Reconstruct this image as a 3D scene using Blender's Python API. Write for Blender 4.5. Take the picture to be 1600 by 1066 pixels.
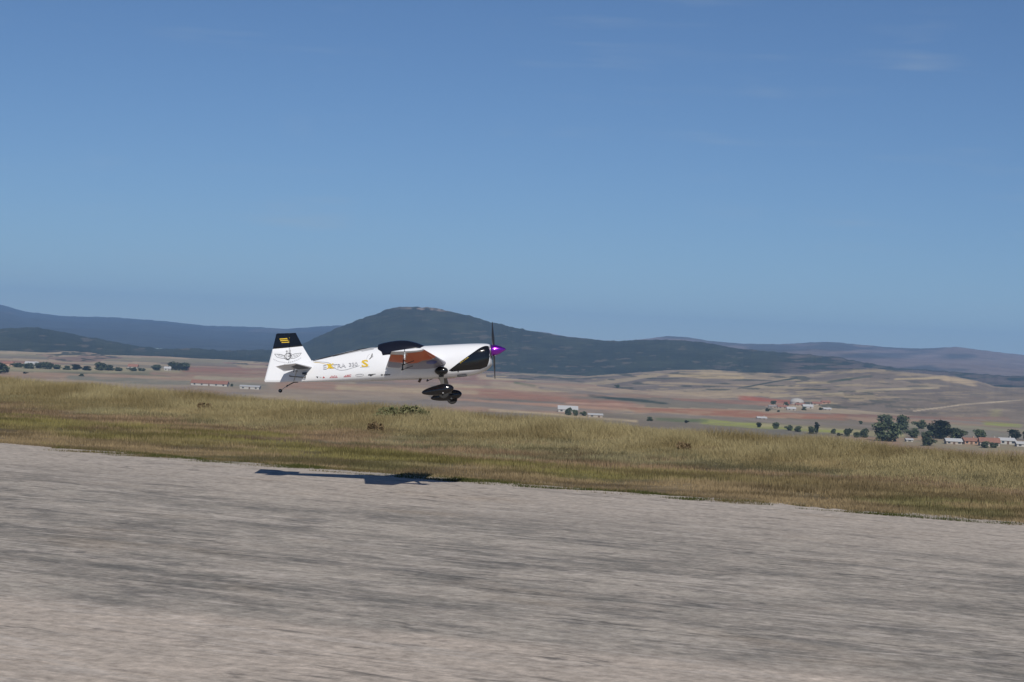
import bpy, bmesh, math, random
import numpy as np
from mathutils import Vector, Matrix, Euler
from mathutils.bvhtree import BVHTree
random.seed(7); rng = np.random.default_rng(7)
R = math.radians
scene = bpy.context.scene
C = scene.collection
for o in list(bpy.data.objects): bpy.data.objects.remove(o)

# ------------------------------------------------------------ camera
F = 3000.0            # focal length in pixels of a 1600 px wide frame
HC = 1.55
PITCH, ROLL = R(0.31), R(2.6)
cam_d = bpy.data.cameras.new('camera'); cam = bpy.data.objects.new('camera', cam_d); C.objects.link(cam)
cam.location = (0, 0, HC)
CR = Matrix.Rotation(R(90) + PITCH, 3, 'X') @ Matrix.Rotation(ROLL, 3, 'Z')
cam.rotation_euler = CR.to_euler()
cam_d.lens = 36.0 * F / 1600; cam_d.sensor_width = 36; cam_d.clip_start = 0.1; cam_d.clip_end = 60000
scene.camera = cam

# ------------------------------------------------------------ sky and sun
SUN_EL, SUN_AZ = R(36.5), R(10.0)     # azimuth of the sun: behind the camera, this much to the right
to_sun = Vector((math.sin(SUN_AZ) * math.cos(SUN_EL), -math.cos(SUN_AZ) * math.cos(SUN_EL), math.sin(SUN_EL)))
sun_d = bpy.data.lights.new('sun', 'SUN'); sun = bpy.data.objects.new('sun', sun_d); C.objects.link(sun)
sun_d.energy = 4.2; sun_d.angle = R(0.5); sun_d.color = (1.0, 0.94, 0.85)
sun.rotation_euler = to_sun.to_track_quat('Z', 'Y').to_euler(); sun.location = (0, -20, 40)
w = bpy.data.worlds.new('World'); scene.world = w; w.use_nodes = True
nt = w.node_tree; bg = nt.nodes['Background']
sky = nt.nodes.new('ShaderNodeTexSky'); sky.sky_type = 'NISHITA'; sky.sun_disc = False
sky.sun_elevation = SUN_EL
sky.sun_rotation = math.atan2(to_sun.x, to_sun.y)
sky.altitude = 2200; sky.air_density = 1.0; sky.dust_density = 0.0; sky.ozone_density = 2.2
bg.inputs['Strength'].default_value = 0.052
# thin wisps of cirrus
tc = nt.nodes.new('ShaderNodeTexCoord')
mp = nt.nodes.new('ShaderNodeMapping'); mp.inputs['Rotation'].default_value = (0, R(-14), 0); mp.inputs['Scale'].default_value = (7, 7, 75); mp.inputs['Location'].default_value = (1.3, 0, 4.2)
nz = nt.nodes.new('ShaderNodeTexNoise'); nz.inputs['Scale'].default_value = 1.5; nz.inputs['Detail'].default_value = 4
nz2 = nt.nodes.new('ShaderNodeTexNoise'); nz2.inputs['Scale'].default_value = 13; nz2.inputs['Detail'].default_value = 2
rp = nt.nodes.new('ShaderNodeValToRGB'); rp.color_ramp.elements[0].position = .52; rp.color_ramp.elements[1].position = .74
rp2 = nt.nodes.new('ShaderNodeValToRGB'); rp2.color_ramp.elements[0].position = .5; rp2.color_ramp.elements[1].position = .75
mm = nt.nodes.new('ShaderNodeMath'); mm.operation = 'MULTIPLY'
m2 = nt.nodes.new('ShaderNodeMath'); m2.operation = 'MULTIPLY'; m2.inputs[1].default_value = .26
mix = nt.nodes.new('ShaderNodeMix'); mix.data_type = 'RGBA'
L = nt.links.new
L(tc.outputs['Generated'], mp.inputs['Vector']); L(mp.outputs[0], nz.inputs['Vector']); L(tc.outputs['Generated'], nz2.inputs['Vector'])
L(nz.outputs['Fac'], rp.inputs[0]); L(nz2.outputs['Fac'], rp2.inputs[0])
L(rp.outputs[0], mm.inputs[0]); L(rp2.outputs[0], mm.inputs[1]); L(mm.outputs[0], m2.inputs[0])
tint = nt.nodes.new('ShaderNodeMix'); tint.data_type = 'RGBA'; tint.blend_type = 'MULTIPLY'; tint.inputs['Factor'].default_value = 1
tint.inputs['B'].default_value = (.735, .93, 1.18, 1)          # deep blue of clear autumn air
L(sky.outputs[0], tint.inputs['A']); L(m2.outputs[0], mix.inputs['Factor']); L(tint.outputs['Result'], mix.inputs['A']); mix.inputs['B'].default_value = (7.5, 8.6, 9.6, 1)
L(mix.outputs['Result'], bg.inputs['Color'])
vs = scene.view_settings
vs.view_transform = 'Standard'; vs.look = 'None'; vs.exposure = 0.0; vs.gamma = 1; vs.use_curve_mapping = False
scene.render.engine = 'CYCLES'
scene.cycles.max_bounces = 6; scene.cycles.volume_bounces = 1; scene.cycles.diffuse_bounces = 3

# ------------------------------------------------------------ helpers
def ray(px, py):
    """direction (depth 1 along +Y) seen at a pixel of the 1600 x 1066 frame"""
    d = CR @ Vector(((px - 800) / F, -(py - 533) / F, -1)); return d / d.y
def at(px, py, depth): return Vector((0, 0, HC)) + ray(px, py) * depth
def on_level(px, py, z=0.0):
    d = ray(px, py); return Vector((0, 0, HC)) + d * ((z - HC) / d.z)
def horizon_y(px):
    lo, hi = 300., 800.
    for _ in range(40):
        m = (lo + hi) / 2
        if ray(px, m).z > 0: lo = m
        else: hi = m
    return lo
CRn = np.array(CR)
def project(X, Y, Z):
    p = np.stack([X, Y, Z - HC], -1) @ CRn
    return 800 + F * p[..., 0] / -p[..., 2], 533 - F * p[..., 1] / -p[..., 2]
def _h(ix, iy, s):
    n = (ix.astype(np.int64) * 374761393 + iy.astype(np.int64) * 668265263 + s * 974711) & 0x7fffffff
    n = ((n ^ (n >> 13)) * 1274126177) & 0x7fffffff
    return ((n ^ (n >> 16)) & 0xffff) / 65535.0
def vnoise(x, y, s=0):
    x = np.asarray(x, float); y = np.asarray(y, float)
    ix = np.floor(x); iy = np.floor(y); fx = x - ix; fy = y - iy
    fx = fx * fx * (3 - 2 * fx); fy = fy * fy * (3 - 2 * fy)
    a = _h(ix, iy, s); b = _h(ix + 1, iy, s); c = _h(ix, iy + 1, s); d = _h(ix + 1, iy + 1, s)
    return (a * (1 - fx) + b * fx) * (1 - fy) + (c * (1 - fx) + d * fx) * fy
def cells(x, y, s=0):
    """random value of the nearest scattered point: a patchwork of parcels"""
    x = np.asarray(x, float); y = np.asarray(y, float); ix = np.floor(x); iy = np.floor(y); bd = np.full(x.shape, 9.); bv = np.zeros(x.shape)
    for dx in (-1, 0, 1):
        for dy in (-1, 0, 1):
            cx = ix + dx; cy = iy + dy; d = np.maximum(np.abs(cx + _h(cx, cy, s) - x), np.abs(cy + _h(cx, cy, s + 7) - y)); m = d < bd
            bv = np.where(m, _h(cx, cy, s + 13), bv); bd = np.where(m, d, bd)
    return bv
def parcels(col, X, Y, sx, sy, s, amt, pal):
    a = .5; wx = 90 * (fbm(X * .006, Y * .003, s + 1) - .5); xr_ = (X * math.cos(a) - Y * math.sin(a) + wx) / sx; yr_ = (X * math.sin(a) + Y * math.cos(a) + wx) / sy
    v = cells(xr_, yr_, s)
    for lo, hi, c in pal:
        m = ((v >= lo) & (v < hi)) * amt; col = col * (1 - m[..., None]) + np.array(c) * m[..., None]
    return col * (.90 + .2 * cells(xr_ * 1.7, yr_ * 1.7, s + 3))[..., None]
def fbm(x, y, s=0, o=4):
    t = 0; a = .5; n = 0
    for k in range(o):
        t = t + a * vnoise(x * 2 ** k, y * 2 ** k, s + k); n += a; a *= .5
    return t / n
def sstep(a, b, x):
    t = np.clip((x - a) / (b - a), 0, 1); return t * t * (3 - 2 * t)

class MB:
    """collects verts and faces for one mesh"""
    def __init__(s): s.v = []; s.f = []; s.m = []
    def add(s, vs, fs, mi=0):
        n = len(s.v); s.v += [tuple(v) for v in vs]; s.f += [tuple(i + n for i in f) for f in fs]; s.m += [mi] * len(fs)
    def box(s, c, d, rot=None, mi=0):
        vs = [Vector((x * d[0] / 2, y * d[1] / 2, z * d[2] / 2)) for x in (-1, 1) for y in (-1, 1) for z in (-1, 1)]
        if rot: vs = [rot @ v for v in vs]
        s.add([v + Vector(c) for v in vs], [(0, 1, 3, 2), (4, 6, 7, 5), (0, 4, 5, 1), (2, 3, 7, 6), (0, 2, 6, 4), (1, 5, 7, 3)], mi)
    def tube(s, pts, rad, n=8, mi=0, cap=True):
        pts = [Vector(p) for p in pts]; rad = rad if hasattr(rad, '__len__') else [rad] * len(pts)
        vs = []
        for i, p in enumerate(pts):
            d = (pts[min(i + 1, len(pts) - 1)] - pts[max(i - 1, 0)]).normalized()
            a = d.orthogonal().normalized() if i == 0 else (a - d * a.dot(d)).normalized()
            b = d.cross(a)
            vs += [p + (a * math.cos(2 * math.pi * k / n) + b * math.sin(2 * math.pi * k / n)) * rad[i] for k in range(n)]
        fs = [(i * n + k, i * n + (k + 1) % n, (i + 1) * n + (k + 1) % n, (i + 1) * n + k) for i in range(len(pts) - 1) for k in range(n)]
        if cap: fs += [tuple(range(n))[::-1], tuple((len(pts) - 1) * n + k for k in range(n))]
        s.add(vs, fs, mi)
    def loft(s, rings, mi=0, cap=True):
        n = len(rings[0]); vs = [v for r in rings for v in r]
        fs = [(i * n + k, i * n + (k + 1) % n, (i + 1) * n + (k + 1) % n, (i + 1) * n + k) for i in range(len(rings) - 1) for k in range(n)]
        if cap: fs += [tuple(range(n))[::-1], tuple((len(rings) - 1) * n + k for k in range(n))]
        s.add(vs, fs, mi)
    def prism(s, poly, vec, mi=0):
        n = len(poly); vec = Vector(vec)
        s.add([Vector(p) for p in poly] + [Vector(p) + vec for p in poly],
              [tuple(range(n))[::-1], tuple(range(n, 2 * n))] + [(k, (k + 1) % n, n + (k + 1) % n, n + k) for k in range(n)], mi)
    def build(s, name, mats, parent=None, smooth=False, bevel=0, loc=None):
        me = bpy.data.meshes.new(name); me.from_pydata(s.v, [], s.f)
        for m in (mats if isinstance(mats, (list, tuple)) else [mats]): me.materials.append(m)
        for p, mi in zip(me.polygons, s.m): p.material_index = mi
        bm = bmesh.new(); bm.from_mesh(me); bmesh.ops.recalc_face_normals(bm, faces=bm.faces)
        bm.to_mesh(me); bm.free()
        if smooth:
            me.polygons.foreach_set('use_smooth', [True] * len(me.polygons)); me.set_sharp_from_angle(angle=R(38))
        o = bpy.data.objects.new(name, me); C.objects.link(o)
        if parent is not None: o.parent = parent
        if loc is not None: o.location = loc
        if bevel:
            b = o.modifiers.new('bevel', 'BEVEL'); b.width = bevel; b.segments = 2; b.limit_method = 'ANGLE'
        return o
def tag(o, label=None, cat=None, group=None, kind=None):
    if label: o['label'] = label
    if cat: o['category'] = cat
    if group: o['group'] = group
    if kind: o['kind'] = kind
    return o
def empty(name, loc=(0, 0, 0), rz=0):
    o = bpy.data.objects.new(name, None); C.objects.link(o); o.location = loc; o.rotation_euler = (0, 0, rz); o.empty_display_size = .2
    return o
def copy_tree(o, parent=None):
    c = o.copy(); C.objects.link(c)
    if parent is not None: c.parent = parent
    for ch in list(o.children): copy_tree(ch, c)
    return c
def grid_mesh(name, X, Y, Z, col, mat, kind='structure', smooth=True):
    r, c = X.shape
    me = bpy.data.meshes.new(name)
    idx = np.arange(r * c).reshape(r, c)
    q = np.stack([idx[:-1, :-1], idx[:-1, 1:], idx[1:, 1:], idx[1:, :-1]], -1).reshape(-1, 4)
    me.vertices.add(r * c); me.vertices.foreach_set('co', np.stack([X, Y, Z], -1).astype(np.float32).ravel())
    me.loops.add(q.size); me.loops.foreach_set('vertex_index', q.ravel().astype(np.int32))
    me.polygons.add(len(q)); me.polygons.foreach_set('loop_start', np.arange(0, q.size, 4, dtype=np.int32))
    me.polygons.foreach_set('loop_total', np.full(len(q), 4, dtype=np.int32))
    me.update(); me.validate()
    if smooth: me.polygons.foreach_set('use_smooth', [True] * len(me.polygons))
    if col is not None:
        a = me.color_attributes.new('col', 'FLOAT_COLOR', 'POINT')
        cc = np.ones((r * c, 4), np.float32); cc[:, :3] = col.reshape(-1, 3); a.data.foreach_set('color', cc.ravel())
    me.materials.append(mat); me.update()
    o = bpy.data.objects.new(name, me); C.objects.link(o); o['kind'] = kind
    return o

# ------------------------------------------------------------ materials
def mat(name, col, rough=.6, metal=0, coat=0, spec=.5, noise=0, nscale=20, bump=0):
    m = bpy.data.materials.new(name); m.use_nodes = True; t = m.node_tree; b = t.nodes['Principled BSDF']
    b.inputs['Base Color'].default_value = (*col, 1); b.inputs['Roughness'].default_value = rough; b.inputs['Metallic'].default_value = metal
    b.inputs['Coat Weight'].default_value = coat; b.inputs['Coat Roughness'].default_value = .06; b.inputs['Specular IOR Level'].default_value = spec
    if noise or bump:
        tc = t.nodes.new('ShaderNodeTexCoord'); n = t.nodes.new('ShaderNodeTexNoise'); n.inputs['Scale'].default_value = nscale; n.inputs['Detail'].default_value = 5
        t.links.new(tc.outputs['Object'], n.inputs['Vector'])
        if noise:
            mx = t.nodes.new('ShaderNodeMix'); mx.data_type = 'RGBA'
            mx.inputs['A'].default_value = (*[c * (1 - noise) for c in col], 1); mx.inputs['B'].default_value = (*[min(1, c * (1 + noise)) for c in col], 1)
            t.links.new(n.outputs['Fac'], mx.inputs['Factor']); t.links.new(mx.outputs['Result'], b.inputs['Base Color'])
        if bump:
            bp = t.nodes.new('ShaderNodeBump'); bp.inputs['Strength'].default_value = bump; bp.inputs['Distance'].default_value = .01
            t.links.new(n.outputs['Fac'], bp.inputs['Height']); t.links.new(bp.outputs[0], b.inputs['Normal'])
    return m
def attr_mat(name, rough=.95, n1=(1, 1, 1), amt=.25, bump=0, bdist=1.0, bscale=.1, extra=None):
    """base colour from the surface's own colour attribute with procedural grain on it"""
    m = bpy.data.materials.new(name); m.use_nodes = True; t = m.node_tree; b = t.nodes['Principled BSDF']; l = t.links.new
    b.inputs['Roughness'].default_value = rough; b.inputs['Specular IOR Level'].default_value = .15
    at_ = t.nodes.new('ShaderNodeAttribute'); at_.attribute_name = 'col'
    tc = t.nodes.new('ShaderNodeTexCoord'); mp = t.nodes.new('ShaderNodeMapping'); mp.inputs['Scale'].default_value = n1
    n = t.nodes.new('ShaderNodeTexNoise'); n.inputs['Scale'].default_value = 1; n.inputs['Detail'].default_value = 6; n.inputs['Roughness'].default_value = .65
    l(tc.outputs['Object'], mp.inputs[0]); l(mp.outputs[0], n.inputs['Vector'])
    mr = t.nodes.new('ShaderNodeMapRange'); mr.inputs['From Min'].default_value = .3; mr.inputs['From Max'].default_value = .7
    mr.inputs['To Min'].default_value = 1 - amt; mr.inputs['To Max'].default_value = 1 + amt
    l(n.outputs['Fac'], mr.inputs['Value'])
    mx = t.nodes.new('ShaderNodeMix'); mx.data_type = 'RGBA'; mx.blend_type = 'MULTIPLY'; mx.inputs['Factor'].default_value = 1
    l(at_.outputs['Color'], mx.inputs['A']); l(mr.outputs[0], mx.inputs['B']); l(mx.outputs['Result'], b.inputs['Base Color'])
    if bump:
        n2 = t.nodes.new('ShaderNodeTexNoise'); n2.inputs['Scale'].default_value = bscale; n2.inputs['Detail'].default_value = 6; n2.inputs['Roughness'].default_value = .7
        l(tc.outputs['Object'], n2.inputs['Vector'])
        bp = t.nodes.new('ShaderNodeBump'); bp.inputs['Strength'].default_value = bump; bp.inputs['Distance'].default_value = bdist
        l(n2.outputs['Fac'], bp.inputs['Height']); l(bp.outputs[0], b.inputs['Normal'])
    return m
M = dict(
    white=mat('white_film', (.72, .735, .77), .30, coat=.25, noise=.02, nscale=6),
    black=mat('black_gloss', (.006, .006, .007), .14, coat=.25),
    canopy=mat('canopy_tint', (.008, .009, .016), .22, coat=.1, noise=.3, nscale=4),
    carbon=mat('carbon', (.02, .02, .021), .3, coat=.5),
    legmat=mat('gear_leg_finish', (.11, .105, .10), .35, coat=.3),
    rubber=mat('rubber', (.015, .015, .015), .8),
    orange=mat('orange_film', (.62, .10, .012), .35, coat=.3),
    blue=mat('blue_film', (.02, .05, .30), .35, coat=.3),
    yellow=mat('yellow_print', (.62, .42, .02), .5),
    red=mat('red_print', (.42, .02, .03), .5),
    grey=mat('grey_print', (.33, .34, .36), .5),
    ink=mat('dark_print', (.03, .03, .035), .5),
    lavender=mat('lavender_tone', (.22, .215, .28), .4, coat=.2),
    dktone=mat('dark_tone', (.05, .05, .06), .4, coat=.2),
    outline=mat('pale_outline_print', (.62, .63, .68), .5),
    purple=mat('purple_anodised', (.30, .03, .55), .22, metal=.9, coat=.5),
    metal=mat('dull_metal', (.35, .34, .32), .4, metal=.8),
    brownm=mat('exhaust_metal', (.12, .075, .05), .5, metal=.6),
    gap=mat('gap_line', (.05, .05, .055), .7),
)

# ------------------------------------------------------------ the airfield
E0, E1 = on_level(0, 692), on_level(1600, 817)          # far edge of the runway
ez = (E1.y - E0.y) / (E1.x - E0.x)
def edgeY(x): return E0.y + (x - E0.x) * ez
GH = .46                                                 # height of the dry grass on the rim
def rim(px, py): 
    d = ray(px, py); return Vector((0, 0, HC)) + d * ((GH - HC) / d.z)
K0, K1 = rim(0, 585), rim(1600, 703)
kz = (K1.y - K0.y) / (K1.x - K0.x)
def rimY(x): return K0.y + (x - K0.x) * kz
def q_of(X, Y):
    a = 1 / np.maximum(edgeY(X), 3.); c = 1 / np.maximum(rimY(X), 5.)
    return (a - 1 / np.maximum(Y, .5)) / (a - c)
def berm(q): return .20 * sstep(.6, 1.0, q)
def strip_colour(X, Y):
    """soil and plant colour across the verge, in bands that follow the runway"""
    q = q_of(X, Y); px, _ = project(X, np.maximum(Y, 5), 0 * X)
    q = q + .40 * (fbm(X * .22, Y * .5, 3) - .5) + .34 * (fbm(X * .8, Y * 1.4, 5) - .5)
    tan = np.array([.22, .17, .10]); grn = np.array([.165, .152, .055]); red = np.array([.215, .155, .10])
    gry = np.array([.20, .18, .105]); gold = np.array([.30, .235, .13]); dgr = np.array([.11, .12, .05])
    def mixc(a, b, t): return a * (1 - t[..., None]) + b * t[..., None]
    col = np.broadcast_to(tan, X.shape + (3,)).copy()
    col = mixc(col, dgr, .55 * sstep(.5, .7, fbm(X * .6, Y * .6, 11)) * (q < .3))
    g = .8 * sstep(.18, .28, q) * (1 - sstep(.5, .6, q)) * (1 - .8 * sstep(1050, 1350, px)) * (.6 + .4 * sstep(.35, .6, fbm(X * .5, Y * .5, 21)))
    col = mixc(col, grn, g)
    r = sstep(.5, .6, q) * (1 - sstep(.68, .78, q)); col = mixc(col, red, r * .75)
    k = sstep(.66, .76, q) * (1 - sstep(.86, .96, q)); col = mixc(col, gry, k)
    col = mixc(col, gold, sstep(.82, .95, q))
    col = col * (.55 + .55 * sstep(.3, .7, fbm(X * .9, Y * 2.2, 31)) + .3 * (fbm(X * 4, Y * 5, 32) - .5))[..., None]
    return col
ang = np.concatenate([np.linspace(-180, -24, 40)[:-1], np.linspace(-24, 24, 420), np.linspace(24, 180, 40)[1:]])
rad = np.concatenate([np.geomspace(.5, 14, 30)[:-1], np.linspace(14, 70, 230), np.geomspace(71, 420, 60)])
A, RD = np.meshgrid(np.radians(ang), rad)
X = RD * np.sin(A); Y = RD * np.cos(A)
over = np.where(Y > 0, Y - (rimY(X) + .6), -1)
drop = 41 * sstep(0, 330, over) * (1 - .0) + np.clip(over, 0, 40) * .06
Z = -drop * (over > 0) + .05 * (fbm(X * .5, Y * .5, 9) - .5) * sstep(.1, 1.5, Y - edgeY(X)) - .0
qg = q_of(X, np.maximum(Y, .5)); Z += berm(qg) * (Y > 0)
Z -= .012
gm = attr_mat('dry_ground', n1=(3, 9, 3), amt=.35, bump=.6, bdist=.05, bscale=6)
grid_mesh('ground', X, Y, Z, strip_colour(X, np.maximum(Y, .5)), gm)

# runway: one slab, its far edge ragged
def runway_mat():
    m = bpy.data.materials.new('runway_surface'); m.use_nodes = True; t = m.node_tree; b = t.nodes['Principled BSDF']; l = t.links.new
    b.inputs['Roughness'].default_value = .93; b.inputs['Specular IOR Level'].default_value = .2
    tc = t.nodes.new('ShaderNodeTexCoord')
    rot = t.nodes.new('ShaderNodeMapping'); rot.vector_type = 'POINT'
    th = math.atan(ez); rot.inputs['Rotation'].default_value = (0, 0, -th)
    l(tc.outputs['Object'], rot.inputs[0])
    def noise(sx, sy, det=5, ro=.6, off=0):
        mp = t.nodes.new('ShaderNodeMapping'); mp.inputs['Scale'].default_value = (sx, sy, 1); mp.inputs['Location'].default_value = (off, off * 1.7, 0)
        n = t.nodes.new('ShaderNodeTexNoise'); n.inputs['Scale'].default_value = 1; n.inputs['Detail'].default_value = det; n.inputs['Roughness'].default_value = ro
        l(rot.outputs[0], mp.inputs[0]); l(mp.outputs[0], n.inputs['Vector']); return n.outputs['Fac']
    def ramp(src, stops):
        r = t.nodes.new('ShaderNodeValToRGB'); e = r.color_ramp.elements
        while len(e) < len(stops): e.new(.5)
        for k, (p, c) in enumerate(stops): e[k].position = p; e[k].color = (c, c, c, 1) if not hasattr(c, '__len__') else (*c, 1)
        l(src, r.inputs[0]); return r.outputs[0]
    def math_(op, a, b_):
        n = t.nodes.new('ShaderNodeMath'); n.operation = op
        for i, s in enumerate((a, b_)):
            if isinstance(s, (int, float)): n.inputs[i].default_value = s
            else: l(s, n.inputs[i])
        return n.outputs[0]
    def mixc(f, a, b_, mode='MIX'):
        n = t.nodes.new('ShaderNodeMix'); n.data_type = 'RGBA'; n.blend_type = mode
        for k, s in (('Factor', f), ('A', a), ('B', b_)):
            if isinstance(s, (int, float)): n.inputs[k].default_value = s
            elif isinstance(s, tuple): n.inputs[k].default_value = (*s, 1)
            else: l(s, n.inputs[k])
        return n.outputs['Result']
    sep = t.nodes.new('ShaderNodeSeparateXYZ'); l(rot.outputs[0], sep.inputs[0])
    v = sep.outputs['Y']
    vE = E0.x * -math.sin(th) + E0.y * math.cos(th)                       # across-runway coordinate of the far edge
    pA, pB = on_level(0, 932), on_level(1400, 1060); tn = math.atan2(pB.y - pA.y, pB.x - pA.x)   # inner border of the pale near strip
    rn = t.nodes.new('ShaderNodeMapping'); rn.inputs['Rotation'].default_value = (0, 0, -tn); l(tc.outputs['Object'], rn.inputs[0])
    sn = t.nodes.new('ShaderNodeSeparateXYZ'); l(rn.outputs[0], sn.inputs[0]); vN = -pA.x * math.sin(tn) + pA.y * math.cos(tn)
    wob = math_('MULTIPLY', math_('SUBTRACT', noise(.25, 1.2, 4), .5), 2.2)
    vv = math_('ADD', v, wob)
    far = t.nodes.new('ShaderNodeMapRange'); far.inputs['From Min'].default_value = vE - 5.5; far.inputs['From Max'].default_value = vE - 2.2; l(vv, far.inputs['Value'])
    wob2 = math_('MULTIPLY', math_('SUBTRACT', noise(.5, 2.5, 5, .7, 3), .5), .5)
    near = t.nodes.new('ShaderNodeMapRange'); near.inputs['From Min'].default_value = vN + .15; near.inputs['From Max'].default_value = vN - .12; l(math_('ADD', sn.outputs['Y'], wob2), near.inputs['Value'])
    pale = (.455, .40, .345); dark = (.205, .193, .172); mid = (.41, .37, .32)
    blotch = ramp(noise(.35, .8, 6, .72), [(.40, 0.0), (.58, 1.0)])
    base = mixc(blotch, dark, mid)
    streak = ramp(noise(2.4, 3.4, 6, .72, 7), [(.42, .0), (.64, 1.0)])
    base = mixc(math_('MULTIPLY', streak, .6), base, pale)
    dpatch = ramp(noise(1.1, 2.0, 6, .75, 37), [(.50, .0), (.64, 1.0)])
    base = mixc(math_('MULTIPLY', dpatch, .7), base, (.145, .14, .132))
    base = mixc(math_('MULTIPLY', far.outputs[0], .92), base, pale)
    palen = mixc(ramp(noise(1.2, 2.5, 6, .72, 5), [(.4, 0.), (.7, 1.)]), (.44, .385, .33), (.53, .455, .385))
    base = mixc(near.outputs[0], base, palen)
    # dark worn pits and long seams
    pits = ramp(noise(3.5, 5, 4, .6, 11), [(.58, 0.), (.66, 1.)])
    band = ramp(noise(.3, 1.2, 2, .5, 13), [(.5, 0.), (.62, 1.)])
    base = mixc(math_('MULTIPLY', math_('MULTIPLY', pits, band), .6), base, (.12, .115, .11))
    seam = ramp(noise(.07, 5.5, 3, .5, 17), [(.485, 0.), (.5, 1.), (.515, 0.)])
    base = mixc(math_('MULTIPLY', seam, .3), base, (.13, .13, .13))
    ck = ramp(noise(.22, 1.0, 5, .55, 61), [(.488, 0.), (.499, 1.), (.510, 0.)])
    ckm = ramp(noise(1.5, 2.0, 4, .7, 67), [(.42, 0.), (.55, 1.)])
    base = mixc(math_('MULTIPLY', math_('MULTIPLY', ck, ckm), .75), base, (.10, .097, .09))
    pk = ramp(noise(.16, 1.3, 5, .5, 71), [(.490, 0.), (.5, 1.), (.510, 0.)])
    base = mixc(math_('MULTIPLY', pk, .7), base, (.50, .45, .40))
    stain = ramp(noise(.5, .9, 3, .5, 83), [(.60, 0.), (.75, 1.)])
    base = mixc(math_('MULTIPLY', stain, .3), base, (.33, .25, .17))
    grain = ramp(noise(13, 13, 3, .7, 19), [(.3, .72), (.7, 1.25)])
    base = mixc(1.0, base, grain, 'MULTIPLY')
    g2 = ramp(noise(4, 6, 5, .75, 23), [(.3, .78), (.7, 1.2)])
    base = mixc(1.0, base, g2, 'MULTIPLY')
    l(base, b.inputs['Base Color'])
    bp = t.nodes.new('ShaderNodeBump'); bp.inputs['Strength'].default_value = .5; bp.inputs['Distance'].default_value = .012
    l(noise(18, 60, 4, .7, 29), bp.inputs['Height']); l(bp.outputs[0], b.inputs['Normal'])
    return m
xs = np.linspace(-60, 40, 2400)
rag = .6 * (fbm(xs * .8, xs * 0, 41) - .5) + .5 * (fbm(xs * 5, xs * 0, 43, 3) - .5) * sstep(-3, 4, xs)
ye = edgeY(xs) + rag
T = np.array([0, .3, .7, .95, 1.0])
yn = edgeY(xs) - 45
XX = np.repeat(xs[None], len(T), 0); YY = yn[None] * (1 - T[:, None]) + ye[None] * T[:, None]
grid_mesh('runway', XX, YY, 0 * XX, None, runway_mat(), smooth=False)

# ------------------------------------------------------------ haze, valley, hills
HZ = -40.0
def paint(col, px, py, x0, y0, x1, y1, th, c, soft=.45, s=1, wob=3.0):
    """a field: a strip running from (x0,y0) to (x1,y1) as seen from the airfield, th high"""
    t = (px - x0) / (x1 - x0); yc = y0 + (y1 - y0) * t
    d = np.abs(py - yc + wob * (fbm(px * .02, py * .05, s) - .5)) / (th / 2 * (.45 + 1.1 * fbm(px * .012, px * 0, s + 90, 3)))
    e = np.minimum(t, 1 - t) * abs(x1 - x0) / th / 3 + .5 * (fbm(px * .05, py * .3, s + 50) - .5)
    a = (1 - sstep(1 - soft, 1 + soft, d)) * sstep(0, .5, e)
    a = a * (.55 + .45 * sstep(.35, .6, fbm(px * .03, py * .5, s + 70)))
    return col * (1 - a[..., None]) + np.array(c) * a[..., None]
tanf = (.42, .335, .22); redf = (.30, .16, .11); greyf = (.23, .195, .165); olive = (.13, .14, .07); yel = (.27, .29, .085); pink = (.31, .215, .155); dk = (.045, .06, .045)
pxs = np.linspace(-350, 1950, 900)
inv = np.linspace(1 / 330, 1 / 4300, 300)
rx = np.array([ray(p, horizon_y(p)).x for p in pxs])
Yv = 1 / inv
YY = np.repeat(Yv[:, None], len(pxs), 1); XX = YY * rx[None]
ZZ = HZ + 2.0 * (fbm(XX * .004, YY * .004, 61) - .5) 
PX, PY = project(XX, YY, ZZ)
n = fbm(XX * .012, YY * .004, 71, 3)
ci = vnoise(XX * .006 + 9, YY * .0035, 77)
col = np.array(greyf) * (1 - sstep(.4, .6, n)[..., None]) + np.array(pink) * sstep(.4, .6, n)[..., None]
col = col * (1 - .6 * sstep(.55, .65, ci)[..., None]) + np.array(tanf) * .6 * sstep(.55, .65, ci)[..., None]
PAL = [(0, .13, (.36, .29, .20)), (.13, .24, (.26, .15, .11)), (.24, .36, (.16, .15, .12)), (.36, .42, (.10, .11, .07)), (.42, .55, (.30, .24, .18)), (.55, .62, (.21, .2, .13))]
col = parcels(col, XX, YY, 160, 330, 71, .75, PAL)
def P(*a, **k):
    global col; col = paint(col, PX, PY, *a, **k)
# left fields
P(-300, 570, 290, 580, 7, (.30, .27, .17), s=1); P(-300, 580, 420, 594, 8, pink, s=2); P(230, 583, 760, 598, 8, (.30, .20, .15), s=3)
P(280, 576, 800, 590, 9, (.27, .15, .11), s=4); P(300, 590, 560, 598, 5, (.33, .28, .2), s=5); P(100, 590, 420, 604, 8, (.2, .19, .15), s=6)
P(420, 598, 900, 622, 12, (.32, .2, .14), s=7); P(520, 606, 780, 614, 6, tanf, s=8); P(700, 602, 900, 612, 5, tanf, s=9)
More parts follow.
